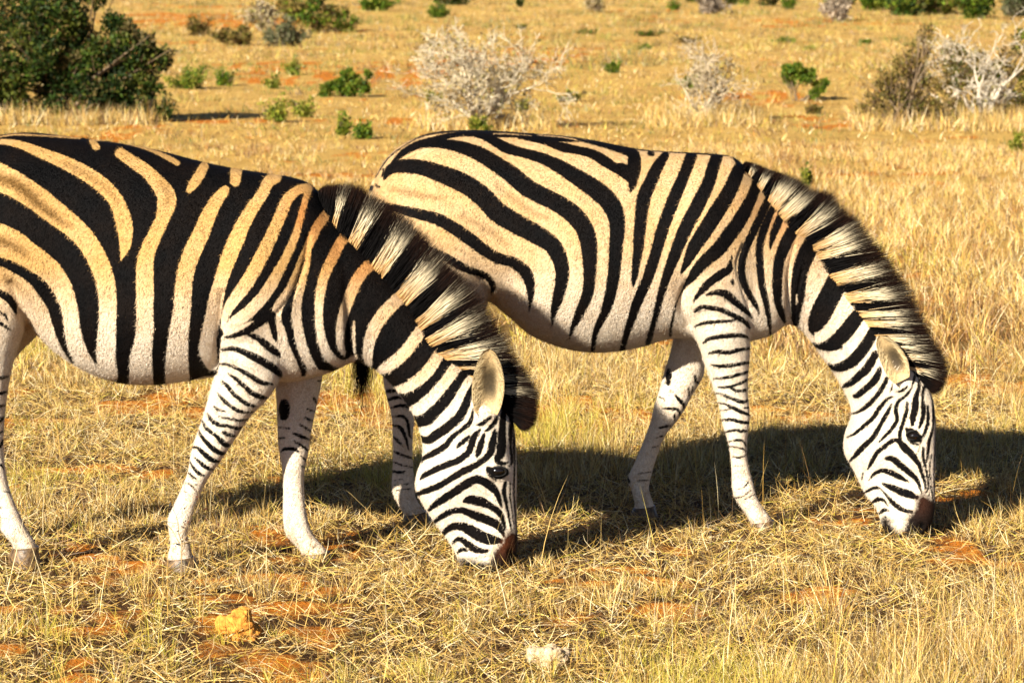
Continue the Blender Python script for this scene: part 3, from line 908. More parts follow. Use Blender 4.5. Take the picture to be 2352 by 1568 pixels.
MARKS1 += parse('''
W A -300,210,20 -100,128,14 0,104,8 100,91,10 250,96,8 400,106,11 490,113,8
W A 560,128,30 585,158,44 590,165,44
W A 570,122,20 640,122,16 750,140,12 900,178,15 1010,222,30 1085,264,34
W A -280,230,25 -150,140,30 0,133,30 120,150,45 250,200,62 400,262,78 520,325,88 640,410,92 715,500,90 752,600,98 768,690,92 765,780,62 742,858,6
W A 738,205,66 820,260,72 900,315,78 965,385,92 1015,455,112 1020,520,112 1000,590,85 975,650,85 942,720,88 910,790,95 890,870,102 888,960,106 890,1080,108 890,1180,102 893,1260,105 882,1350,112 868,1430,128 865,1500,140 865,1620,150
W A 1250,285,55 1215,350,62 1180,400,55 1160,430,34
W A 1447,310,72 1440,375,62
W A 1390,415,22 1370,440,62 1320,505,78 1275,590,92 1235,690,100 1190,780,106 1155,870,104 1133,960,104 1122,1080,104 1116,1180,108 1102,1270,116 1090,1380,128 1085,1480,140 1090,1620,150
W A 1685,350,78 1640,385,70 1610,450,68 1560,520,76 1500,620,86 1455,720,96 1420,800,96 1382,900,90 1348,1000,82 1322,1100,88 1300,1220,90 1278,1330,95 1275,1420,105 1300,1500,70
W A 1890,415,56 1825,430,56 1765,480,66 1728,560,70 1690,650,72 1640,760,80 1590,860,82 1540,950,82 1480,1040,78 1420,1120,66 1380,1200,46 1362,1270,26
W A 1888,440,40 1870,490,36 1850,565,38 1828,650,42 1798,740,48 1758,830,54 1710,920,62 1660,1010,72 1600,1095,72 1520,1175,72 1440,1235,72 1390,1285,55
W A 2050,530,60 1990,590,60 1940,660,58 1905,735,56 1878,795,48 1843,850,30 1815,930,36 1780,1020,46 1738,1090,54 1700,1155,60 1698,1220,50 1722,1300,54 1738,1380,62 1765,1450,74 1800,1560,90
W A 1888,780,30 1888,840,34 1868,930,40 1840,1030,48 1820,1120,52 1815,1200,58 1828,1290,60 1848,1380,62 1880,1460,60 1925,1535,50
W A 2090,500,60 2050,530,60
W A 2310,520,90 2200,640,80 2130,695,66 2080,760,62 2040,840,64 2000,920,62 1970,1010,60 1955,1110,54 1953,1200,50 1960,1290,50 1980,1370,55 2020,1450,62 2100,1495,50 2180,1450,30
W B 940,380,110 880,430,105 830,510,95 765,585,80 700,640,72 640,700,70 592,790,70 558,880,64 532,960,60 517,1040,52 517,1120,45 535,1180,30
W B 600,990,12 600,1080,16 606,1180,14
W B 1100,560,110 1050,630,115 980,710,100 925,785,80 870,850,80 810,910,80 752,980,80 712,1060,76 690,1140,66 685,1210,54 695,1250,36
W B 1240,760,120 1190,825,115 1120,890,100 1065,960,68 1020,1030,70 970,1100,74 910,1180,74 840,1240,74 770,1285,56
W B 1360,890,120 1310,960,115 1230,1040,100 1170,1110,64 1120,1190,66 1070,1270,70 1000,1340,72 920,1393,60 855,1405,38
W B 1450,1060,100 1400,1100,100 1330,1160,92 1255,1222,70 1210,1290,70 1150,1370,68 1080,1450,72 1000,1520,76 950,1535,50
W H 545,215,30 520,240,38 482,310,48 430,400,50 370,470,56 300,543,60 220,560,55
D A -160,830,60 0,862,58 100,902,70 200,962,80 280,1050,100 330,1140,92 352,1230,78 377,1320,62 410,1410,42 445,1485,14
W A -250,360,120 -120,300,150 0,350,165 110,400,150 240,485,145 350,575,140 450,655,128 530,740,122 590,840,120 636,950,118 657,1060,112 662,1160,108 658,1260,108 654,1350,118 650,1450,118 668,1560,110
W A -250,690,160 -120,690,190 0,733,200 80,763,186 160,812,158 240,868,146 310,930,136 368,1010,126 408,1100,110 432,1190,100 444,1290,100 470,1390,104 512,1470,100 580,1560,80
B A -100,330,60 0,352,66 100,392,72 180,450,74 250,520,62 340,585,44 430,650,18
B A -100,720,50 0,732,55 80,765,52 170,820,24
b A 400,270,30 470,300,38 560,352,42 660,430,34 720,500,14
b A 985,385,24 1032,450,34 1020,520,18
b A 40,960,30 110,1010,26
D A -60,1060,50 0,1062,50 50,1090,48 82,1135,40 98,1185,14
N A -20,1160,14 30,1195,18 48,1222,8
N A -10,1235,20 40,1270,22 66,1286,8
b A 158,1050,14 188,1090,14 195,1130,8
D A 1378,1332,14 1450,1312,34 1525,1278,44 1600,1228,56 1652,1185,56
D A 1662,1195,60 1672,1260,44 1685,1320,34 1696,1358,10
D A 1520,1300,26 1580,1332,38 1640,1380,48 1690,1420,44 1718,1452,12
N L 520,75,22 580,65,32 650,85,42 740,130,52 820,180,52 870,220,42 886,246,12
N L 500,170,14 545,165,20 620,195,26 690,235,33 760,280,33 832,292,12
N L 555,225,12 600,255,26 650,300,30 700,345,36 760,372,30 800,378,10
N L 510,268,10 545,300,26 590,355,28 640,395,28 690,422,26 735,432,8
N L 485,345,10 520,385,26 570,430,26 620,460,26 670,468,16 712,465,7
N L 462,428,12 490,450,20 540,465,8
N L 495,495,12 560,508,16 630,518,17 686,508,7
N L 425,475,14 445,510,26 490,545,28 550,553,22 610,568,25 642,560,9
N L 522,590,16 550,605,29 600,618,9
N L 390,520,12 420,570,28 465,605,24 500,640,34 540,672,33 568,672,9
N L 368,578,9 390,625,25 430,668,31 470,705,35 510,725,27 542,725,7
N L 316,688,13 360,690,22 400,725,33 450,765,33 502,778,9
N L 345,752,10 380,785,25 420,815,25 464,830,7
N L 308,766,8 335,815,19 370,850,25 407,868,9
N L 303,846,9 330,870,19 357,888,7
N L 292,910,9 320,925,13 358,970,5
N L 275,962,7 297,970,7
R L 905,412,56 905,440,72 905,480,62 900,502,36
R L 1118,270,12 1155,268,9
R L 1090,380,20 1107,412,10
R L 1050,448,13 1096,462,9
R L 1035,500,15 1078,520,14
R L 1003,545,17 1072,585,12
R L 963,600,17 1020,622,22 1067,640,10
R L 968,648,13 1020,680,19 1057,712,12
R L 885,715,10 905,698,20 960,697,24 1005,718,12
R L 1010,740,11 1042,772,12
R L 1010,800,10 1037,815,9
R L 868,630,12 907,628,13
R L 862,560,8 935,568,13
N K -20,595,16 0,595,18 42,585,8
N K -20,668,16 0,665,18 42,655,7
N K -20,730,16 0,725,14 30,720,6
N K -15,795,18 0,790,21 22,775,12
N K -10,855,14 15,840,6
N K 0,910,20 16,880,9
N K -30,1000,10 5,1000,12 15,1015,7
N K 18,1120,6 52,1128,6
N K -20,1200,6 10,1195,5
N K 0,1242,4 32,1246,4
D H 545,270,24 520,340,46 475,450,58 405,520,60 330,572,62 270,612,52 228,597,34
D H 548,420,14 527,500,32 470,552,28 420,592,33 370,650,42 300,692,42 245,722,28 230,748,10
D H 520,590,22 480,625,33 447,655,13
D H 588,548,18 548,600,42 520,680,42 460,730,42 380,760,42 310,792,38 250,825,33 224,848,14
D H 612,580,22 592,640,42 577,690,36 566,716,12
D H 650,470,24 600,512,28 566,518,12
D H 556,395,8 572,430,12 578,468,7
D H 690,470,22 680,500,32 640,545,24 615,558,10
D H 682,555,26 667,620,46 650,690,46 610,733,40 550,770,42 480,802,46 400,850,42 330,892,42 260,920,40 203,942,28
D H 735,395,36 727,500,42 722,600,56 716,690,58 690,735,36 735,755,22 762,745,12
D H 772,390,50 782,480,30 776,560,28 776,650,20 784,740,20 768,770,12
D H 802,540,18 796,650,22 800,760,14 796,900,12 800,1000,12 808,1100,10 814,1165,10
D H 742,870,22 735,930,28 750,1000,22 765,1080,14 782,1172,12
D H 772,870,12 773,960,12 785,1050,9 798,1150,8
D H 275,1040,22 320,1000,42 380,960,52 440,920,52 500,880,57 570,850,52 640,882,57 690,932,42 714,1000,22 722,1022,8
D H 492,985,26 530,975,56 600,990,60 660,1020,42 710,1060,38 735,1120,22 742,1165,8
D H 308,1112,22 360,1075,38 420,1045,38 490,1045,43 560,1075,57 630,1100,57 690,1128,52 725,1172,30 737,1205,12
D H 358,1188,26 410,1145,46 470,1140,52 530,1165,66 590,1200,72 650,1220,66 712,1228,36
D H 422,1240,20 460,1215,32 510,1245,42 560,1280,46 620,1290,28 645,1282,10
D H 452,1298,16 480,1280,28 507,1285,18
Q H 768,1165 735,1200 715,1245 672,1290 655,1330 640,1365 560,1350 480,1335 450,1345 470,1420 700,1480 840,1420 840,1180 800,1168
D H 640,785,30 672,803,64 700,808,84 735,806,60 756,800,22
D H 628,775,12 640,822,14 685,858,12
O H 795,1300,20 788,1330,26 770,1352,16
''')
SPEC1 = dict(
    voxel=0.0055,
    marks=MARKS1,
    lofts=[
        # trunk
        (([(-148, 460, -148, 600, .08, 0), (-128, 400, -128, 680, .19, 0), (-90, 352, -90, 740, .255, 0), (-40, 322, -40, 760, .28, 0), (15, 309, 15, 740, .285, 0), (65, 306, 65, 742, .285, 0), (120, 310, 120, 798, .29, 0),
           (200, 319, 200, 850, .30, 0), (280, 330, 280, 877, .305, 0), (360, 345, 360, 881, .30, 0), (440, 366, 440, 871, .285, 0), (520, 384, 515, 862, .265, 0), (600, 397, 590, 868, .25, 0), (668, 407, 655, 876, .232, 0),
           (715, 425, 712, 868, .212, 0), (752, 470, 758, 855, .19, 0), (790, 515, 800, 835, .165, 0)]), dict(k=-.10, e=2.05)),
        # neck and head
        (([(700, 440, 660, 850, .15, 0), (745, 462, 735, 850, .15, 0), (795, 518, 808, 832, .145, 0), (848, 565, 838, 834, .13, 0), (906, 628, 858, 846, .115, 0), (958, 690, 884, 866, .10, 0), (1002, 752, 912, 897, .092, 0), (1045, 805, 936, 930, .088, 0),
           (1090, 850, 955, 966, .088, 0), (1142, 900, 968, 1008, .092, 0), (1176, 958, 969, 1050, .098, 0), (1185, 1015, 955, 1092, .100, 0), (1187, 1065, 954, 1126, .097, 0), (1187, 1110, 976, 1168, .085, 0),
           (1187, 1155, 1001, 1205, .070, 0), (1188, 1198, 1025, 1237, .060, 0), (1190, 1238, 1043, 1267, .056, 0), (1188, 1272, 1053, 1293, .057, 0), (1178, 1298, 1068, 1310, .048, 0)]), dict(k=.10, e=2.1)),
        # jaw muscle
        # legs
        (([(505, 640, 650, 640, .07, -.13), (500, 720, 650, 720, .085, -.135), (498, 790, 654, 790, .088, -.135), (499, 838, 645, 866, .082, -.13), (485, 885, 614, 918, .072, -.125), (468, 948, 577, 955, .06, -.122), (450, 1000, 540, 1010, .05, -.12), (437, 1042, 511, 1054, .044, -.12),
           (430, 1086, 480, 1097, .042, -.12), (413, 1127, 463, 1130, .033, -.12), (396, 1163, 447, 1171, .029, -.12), (384, 1190, 439, 1203, .033, -.12), (386, 1217, 431, 1226, .031, -.12), (391, 1249, 438, 1251, .031, -.12), (383, 1276, 443, 1278, .037, -.12), (384, 1296, 446, 1294, .036, -.12)]), dict(n=20, e=2.1)),
        (([(640, 740, 740, 720, .07, .12), (632, 820, 748, 800, .08, .12), (632, 880, 742, 862, .075, .12), (635, 935, 728, 932, .062, .118), (637, 993, 715, 995, .052, .115), (639, 1031, 709, 1039, .047, .115), (647, 1068, 701, 1079, .044, .115), (649, 1105, 699, 1112, .036, .115),
           (649, 1158, 702, 1160, .031, .115), (649, 1194, 708, 1194, .035, .115), (655, 1226, 718, 1222, .034, .115), (674, 1248, 736, 1246, .032, .115), (690, 1266, 752, 1262, .036, .115), (693, 1284, 756, 1278, .036, .115)]), dict(n=20, e=2.1)),
        (([(-130, 520, 120, 560, .12, -.10), (-128, 610, 104, 660, .14, -.12), (-116, 690, 72, 728, .128, -.13), (-95, 775, 47, 785, .105, -.13), (-78, 850, 28, 845, .08, -.13), (-66, 920, 14, 930, .06, -.13), (-66, 978, 9, 1000, .047, -.13), (-53, 1040, 10, 1048, .04, -.13),
           (-30, 1090, 17, 1100, .033, -.13), (-13, 1140, 29, 1140, .030, -.13), (1, 1190, 50, 1190, .034, -.13), (0, 1215, 65, 1220, .037, -.13), (26, 1246, 79, 1240, .035, -.13), (30, 1266, 88, 1262, .036, -.13)]), dict(n=20, e=2.1)),
        (([(-120, 560, 110, 600, .11, .10), (-120, 650, 112, 700, .13, .12), (-115, 730, 90, 764, .11, .13), (-110, 800, 50, 806, .09, .13), (-112, 860, 8, 860, .07, .13), (-122, 920, -30, 925, .055, .13), (-134, 978, -55, 1000, .045, .13), (-126, 1040, -65, 1045, .038, .13),
           (-116, 1100, -72, 1100, .032, .13), (-110, 1150, -68, 1150, .03, .13), (-112, 1186, -62, 1190, .035, .13), (-104, 1222, -52, 1220, .033, .13), (-96, 1255, -38, 1250, .036, .13)]), dict(n=20, e=2.1)),
    ],
    hooves=[
        [(385, 1283, 446, 1277, .040, -.12), (379, 1297, 453, 1292, .046, -.12), (380, 1310, 458, 1306, .050, -.12), (385, 1325, 463, 1321, .052, -.12)],
        [(691, 1272, 757, 1266, .038, .115), (687, 1284, 762, 1277, .044, .115), (688, 1299, 768, 1296, .049, .115)],
        [(28, 1258, 89, 1254, .038, -.13), (20, 1280, 90, 1276, .046, -.13), (20, 1306, 97, 1303, .051, -.13)],
        [(-98, 1246, -40, 1243, .038, .13), (-104, 1266, -30, 1262, .046, .13), (-104, 1288, -25, 1286, .050, .13)],
    ],
    relief=[('A', 1560, 900, 170, 300, .024), ('A', 1500, 1230, 110, 110, .016), ('A', 1330, 1250, 60, 200, -.014), ('A', 100, 560, 260, 330, .022), ('A', 330, 1080, 110, 200, -.016), ('A', 1000, 1200, 330, 260, .014),
            ('A', 1880, 1050, 90, 300, -.012), ('H', 420, 820, 150, 150, .013), ('H', 700, 800, 70, 50, .012), ('H', 790, 690, 40, 90, -.006), ('H', 560, 1120, 120, 80, -.007), ('H', 690, 1010, 50, 90, .005), ('H', 780, 1310, 24, 34, -.012), ('H', 740, 1300, 40, 60, .006),
            ('H', 620, 460, 70, 40, .008), ('B', 640, 1120, 60, 160, .008), ('L', 680, 110, 130, 110, .012)],
    creases=[('A', 20, -.012, [(1365, 1060), (1352, 1200), (1340, 1350), (1325, 1500)]), ('A', 14, -.008, [(1895, 700), (1870, 850), (1800, 1050), (1700, 1180)]), ('A', 22, -.010, [(70, 1000), (120, 1150), (170, 1260)]),
             ('H', 10, -.005, [(470, 1352), (560, 1345), (650, 1330)]), ('H', 9, -.004, [(640, 950), (720, 1050), (760, 1150)])],
    muzzle_red=('H', [(735, 1235)], .9),
    head_poly=('H', [(560, 330), (850, 300), (900, 1500), (300, 1500), (100, 900), (200, 600), (400, 480)]),
    rust=[('B', 460, 500, 150, 0.65), ('B', 620, 660, 130, 0.59), ('B', 300, 330, 110, 0.48), ('B', 1070, 950, 90, 0.59), ('B', 1170, 1110, 90, 0.71), ('B', 900, 800, 80, 0.26), ('B', 750, 620, 70, 0.42), ('A', 1870, 560, 120, 0.42)],
    tanned=[('B', 420, 600, 300, .9), ('B', 640, 820, 260, .85), ('B', 860, 960, 240, .8), ('B', 1010, 1180, 230, .7), ('B', 1180, 1300, 160, .5)],
    mane=dict(frame='B', n=17000, pairs=[(385, 215, 400, 178), (430, 280, 450, 152), (500, 345, 560, 145), (560, 400, 650, 163), (640, 465, 762, 235), (720, 540, 862, 300), (800, 625, 962, 375), (880, 710, 1062, 475), (960, 800, 1152, 578), (1030, 900, 1255, 690),
              (1090, 990, 1360, 798), (1150, 1085, 1452, 940), (1210, 1160, 1535, 1080), (1290, 1235, 1602, 1210), (1390, 1320, 1680, 1330), (1475, 1400, 1722, 1420), (1510, 1450, 1722, 1490), (1540, 1520, 1725, 1560), (1565, 1560, 1705, 1620), (1578, 1600, 1655, 1655)],
              light=[(1.72, 2.2), (3.42, 4.15), (5.4, 6.35), (7.4, 8.3), (9.25, 10.0), (10.55, 11.3), (11.95, 12.75), (13.3, 13.55), (14.05, 14.4), (14.9, 15.5)], tipdark=(.52, .78)),
    ear=dict(frame='H', base=(628, 455), tip=(645, 52), y=(-.105, -.135), turn=-.10, width=.058, cup=.030),
    eye=('H', 700, 806, 47, 30),
    tail=dict(dock=[(-138, 430, .030), (-162, 480, .026), (-172, 580, .020), (-176, 700, .015), (-178, 790, .010)], end=(-176, 930)),
)

# ------------------------------------------------------------------ zebra two (behind, whole in the frame)
MARKS2 = parse('''
D C 110,420,10 170,330,8 230,240,10 330,160,8 450,100,8 600,74,12 800,66,16 1000,76,20 1200,88,22 1400,105,24 1600,140,30 1750,170,30 1900,185,22 2100,200,20 2320,212,20
D C 560,104,18 700,84,38 850,86,44 1000,90,40 1150,104,36 1300,120,32 1400,124,24
W C 880,84,5 1000,88,6 1112,100,5
W C 1150,92,5 1300,106,6 1395,124,6
D C 205,345,16 260,265,22 330,195,38 420,152,52 520,122,44 620,95,36 720,88,26 850,98,22 980,100,14
D C 230,320,30 290,240,22 400,165,40 500,145,50 600,150,62 700,172,78 800,212,92 900,272,98 1000,342,108 1080,410,112 1180,465,108 1280,515,110 1375,585,115 1435,665,112 1462,750,105 1468,850,92 1468,950,78 1458,1050,72 1428,1130,66 1393,1210,52 1365,1270,33 1344,1338,8
D C 700,88,20 800,98,36 880,128,58 960,172,68 1060,202,60 1160,228,68 1270,278,82 1370,338,98 1470,402,112 1560,472,116 1618,550,112 1638,650,96 1630,750,88 1624,850,82 1614,950,78 1598,1050,72 1570,1150,62 1535,1230,48 1505,1300,38 1486,1410,26
D C 1040,104,26 1200,132,46 1300,166,58 1400,187,53 1480,207,58 1560,252,68 1620,290,60 1680,312,88 1728,362,68 1726,410,38 1716,446,8
D C 1400,122,14 1550,152,36 1650,180,46 1730,205,70 1742,260,84 1735,330,84
D C 1838,204,34 1850,208,34
D E 400,95,50 375,130,62 340,190,76 310,260,82 275,330,86 258,420,82 250,500,76 240,590,72 233,680,62 220,760,52 210,840,38 203,895,12
D E 560,98,72 532,170,72 500,250,74 465,330,78 430,420,78 395,510,78 370,590,76 345,680,72 320,760,72 290,850,66 255,930,66 225,1000,62 195,1090,52 165,1180,42 138,1285,34
D E 718,98,74 690,180,78 665,260,80 622,350,86 580,430,86 532,520,86 490,620,80 455,710,72 420,800,62 390,890,52 365,980,44 340,1080,38 315,1170,36 296,1245,36
D E 868,140,70 830,230,86 790,320,92 740,400,98 680,490,98 622,580,92 572,660,80 540,730,56 510,790,33 494,825,8
D E 962,265,64 930,350,70 890,430,82 850,500,92 790,580,92 720,670,92 650,730,80 590,800,66 550,860,46 515,910,18 470,1000,10 450,1080,14 435,1150,20 433,1195,20
D E 830,115,30 900,190,22 980,262,14 1060,345,12
D E 1050,330,46 1010,410,52 970,500,52 930,580,52 895,660,48 870,740,48 868,820,48 888,890,46 922,960,40 955,1010,30 977,1065,12
D E 1112,375,36 1062,420,44 1030,480,48 1000,560,52 980,640,48 978,730,48 985,820,48 995,900,46 1015,980,40 1030,1060,33 1040,1130,24 1046,1195,10
D E 1128,420,46 1095,500,52 1065,570,46 1047,640,22 1040,672,8
D E 1400,335,50 1290,425,56 1215,490,66 1170,570,76 1130,650,76 1097,740,66 1087,830,62 1087,920,62 1092,1000,48 1112,1060,42 1132,1115,18
D E 1540,470,70 1430,500,70 1345,560,76 1295,640,104 1255,720,106 1227,800,96 1216,880,92 1210,960,86 1201,1040,66 1200,1110,46 1205,1145,16
W E 1204,945,8 1203,1000,9
D E 1690,650,70 1560,710,60 1482,765,66 1455,830,96 1435,900,132 1395,980,132 1355,1060,132 1325,1120,104 1302,1160,46 1308,1195,8
D E 1790,930,40 1700,980,44 1640,1020,56 1590,1065,84 1540,1130,94 1480,1200,94 1410,1250,74 1345,1262,42 1315,1248,18
D E 1800,1040,36 1710,1105,52 1662,1200,70 1612,1280,76 1550,1350,76 1480,1388,64 1425,1388,40 1398,1368,12
D E 1720,820,36 1645,852,46 1592,912,64 1562,960,46 1548,988,14
D E 1690,1310,46 1642,1390,56 1592,1440,52 1532,1490,42 1490,1512,16
D F 0,120,8 60,150,44 130,160,44 200,150,30
D F 215,415,10 250,400,30
D F 470,300,30 455,350,50 420,400,52 360,450,48 310,490,42 285,490,20
D F 520,370,30 490,430,36 440,500,34 380,560,36 320,600,24 275,615,14
D F 570,495,10 520,515,26 470,570,34 420,640,34 350,700,30 290,750,24 238,778,12
D F 550,548,12 520,610,32 470,690,34 420,770,38 350,840,42 300,900,36 258,950,14
D F 690,440,14 650,490,22 600,530,26 580,590,32 588,660,32 550,720,30 500,770,26 462,806,10
D F 660,540,20 655,600,28 630,680,30 608,740,30 608,790,30
D F 385,1002,14 410,950,32 450,880,34 500,840,34 550,805,34 590,800,34 640,850,56 700,910,48 740,970,34 765,1040,26 785,1110,18 790,1165,12
D F 515,925,30 560,930,46 620,980,50 680,1030,42 730,1080,32 750,1130,20 760,1170,10
D F 398,1075,10 430,1035,28 490,1012,34 550,1030,42 610,1060,40 670,1092,10
D F 345,1070,14 352,1030,12
D F 490,1105,18 550,1130,44 620,1160,56 680,1180,56 730,1200,30
D F 362,1165,14 410,1140,26 450,1130,24 480,1145,10 520,1190,22 570,1245,34 630,1285,34 690,1300,24
D F 415,1235,18 450,1215,34 490,1215,24 530,1260,8
D F 470,1310,20 500,1285,28 530,1290,14
D F 485,1350,10 510,1335,14
D F 740,270,30 715,340,20 705,390,18 690,430,14
D F 790,310,24 750,350,20 742,430,24 720,510,44 716,580,52 700,640,48 695,690,28
D F 820,380,40 775,440,24 768,520,24 775,600,36 762,670,32 740,715,18
D F 800,560,20 808,640,26 800,700,28 775,770,22 
D F 835,480,16 842,600,20 838,720,16 815,800,26 805,880,24 800,950,12
D F 855,560,10 860,700,10 855,850,10 846,1000,8 850,1130,8 858,1240,8
D F 770,850,14 772,920,26 790,1000,20 805,1090,16 812,1190,10
D F 830,900,8 815,1000,14 825,1100,10 840,1220,12
D F 590,460,16 620,455,24 660,425,14
D F 555,410,10 550,445,16 540,460,6
Q F 762,1165 730,1205 715,1270 680,1312 655,1360 640,1420 600,1440 560,1400 530,1345 490,1340 465,1400 520,1580 800,1560 885,1350 880,1235 820,1205
D F 655,722,26 680,758,62 705,775,80 738,785,56 752,810,20
D F 650,712,12 690,722,16 740,752,14
D F 650,760,10 670,800,14 720,830,16 750,830,10 735,880,8 722,900,8
D E 798,740,18 790,790,46 740,822,56 680,862,52 630,912,42 590,960,23 572,992,7
D E 805,705,12 808,735,14
D E 810,862,26 814,878,22
D E 650,945,16 710,930,36 770,942,52 820,982,47 870,1027,37 910,1062,27 932,1088,10
N E 583,1048,22 620,1020,28 680,1025,30 750,1040,33 810,1070,33 860,1095,33 900,1125,28 917,1152,12
N E 578,1142,12 640,1118,26 720,1110,23 800,1105,18 852,1090,12
N G 598,202,12 640,170,28 720,155,33 800,148,33 870,155,26 900,172,9
N G 638,267,16 700,255,30 760,262,30 830,245,28 910,235,20
N G 653,345,16 720,352,26 800,345,28 902,328,22
N G 666,435,10 740,430,22 820,412,24 902,388,18
N G 698,490,12 760,492,20 820,475,20 897,440,20
N G 778,495,16 820,515,22 870,512,22 897,500,12
N G 683,530,10 740,545,22 800,570,26 860,590,26 902,572,12
N G 698,593,9 750,605,17 800,630,26 850,655,26 910,675,15
N G 703,645,7 750,640,12 790,628,12
N G 873,628,15 910,625,12
N G 718,710,12 780,705,24 840,720,26 907,728,17
N G 740,790,12 800,775,20 860,782,22 907,775,12
N G 766,850,10 820,842,18 860,845,16 884,882,9
N G 770,882,9 820,890,15 860,898,13 882,917,6
N G 793,950,9 840,955,17 887,935,9
N G 803,1010,5 862,1010,5
N G 828,1165,7 870,1150,9 897,1113,7
N G 798,1222,12 850,1215,11 912,1173,9
N G 873,1232,7 942,1198,7
R G 370,380,26 372,420,44 370,465,30
R G 545,410,13 548,450,23 570,462,16
R G 502,490,13 505,545,12
R G 530,490,12 523,525,9
R G 413,540,14 440,575,24 465,600,25 474,634,10
R G 328,632,9 380,632,22 430,640,17 445,674,12
R G 412,672,14 410,708,12
R G 308,760,14 350,752,17 382,745,10
R G 288,825,9 332,815,9
R G 263,890,7 302,880,7
R G 308,555,12 345,572,11
R G 380,515,11 402,522,9
R G 173,1062,9 252,1050,7
R G 163,1110,9 242,1105,9
R G 100,1085,14 108,1115,20
N H 22,312,24 80,305,20 130,300,10
N H 33,362,20 80,350,22 112,362,9
N H 38,417,9 100,400,22 150,412,16 182,462,7
N H 48,470,9 110,465,20 145,500,20 155,580,16 172,602,7
N H 48,518,12 100,535,22 130,590,22 152,672,7
N H 53,588,9 90,620,20 122,657,7
N H 58,680,12 120,705,18 178,725,11
N H 58,745,9 110,765,13 182,780,9
N H 53,803,18 110,810,19 132,800,6
N H 48,860,5 112,850,7
N H 58,890,5 150,880,11
N H 68,920,7 162,910,9
D C 210,360,18 240,310,56 290,285,76 360,282,90 450,292,94 560,328,108 660,368,118 750,418,120 830,485,124 900,560,126 980,612,126 1070,662,122 1160,712,116 1238,765,106 1282,840,96 1300,930,86 1290,1020,76 1270,1100,66 1250,1170,42 1238,1262,7
D C 200,520,30 250,530,44 330,552,58 430,575,68 540,605,74 640,662,78 740,732,78 830,802,73 920,850,68 1000,872,68 1058,912,76 1094,970,72 1108,1040,52 1105,1110,28 1099,1168,7
D C 460,790,40 560,825,50 640,872,56 720,915,48 800,940,43 850,970,43 876,1020,36 868,1064,12
D C 160,398,18 182,412,13
D C 206,298,10 200,345,16
b C 260,420,26 350,442,46 450,456,38 570,482,18
b C 680,580,18 760,622,28 860,682,33 965,762,13
b C 900,400,18 1000,480,28 1100,550,28 1210,605,16
O F 765,1380,22 752,1410,30 735,1440,22
''')
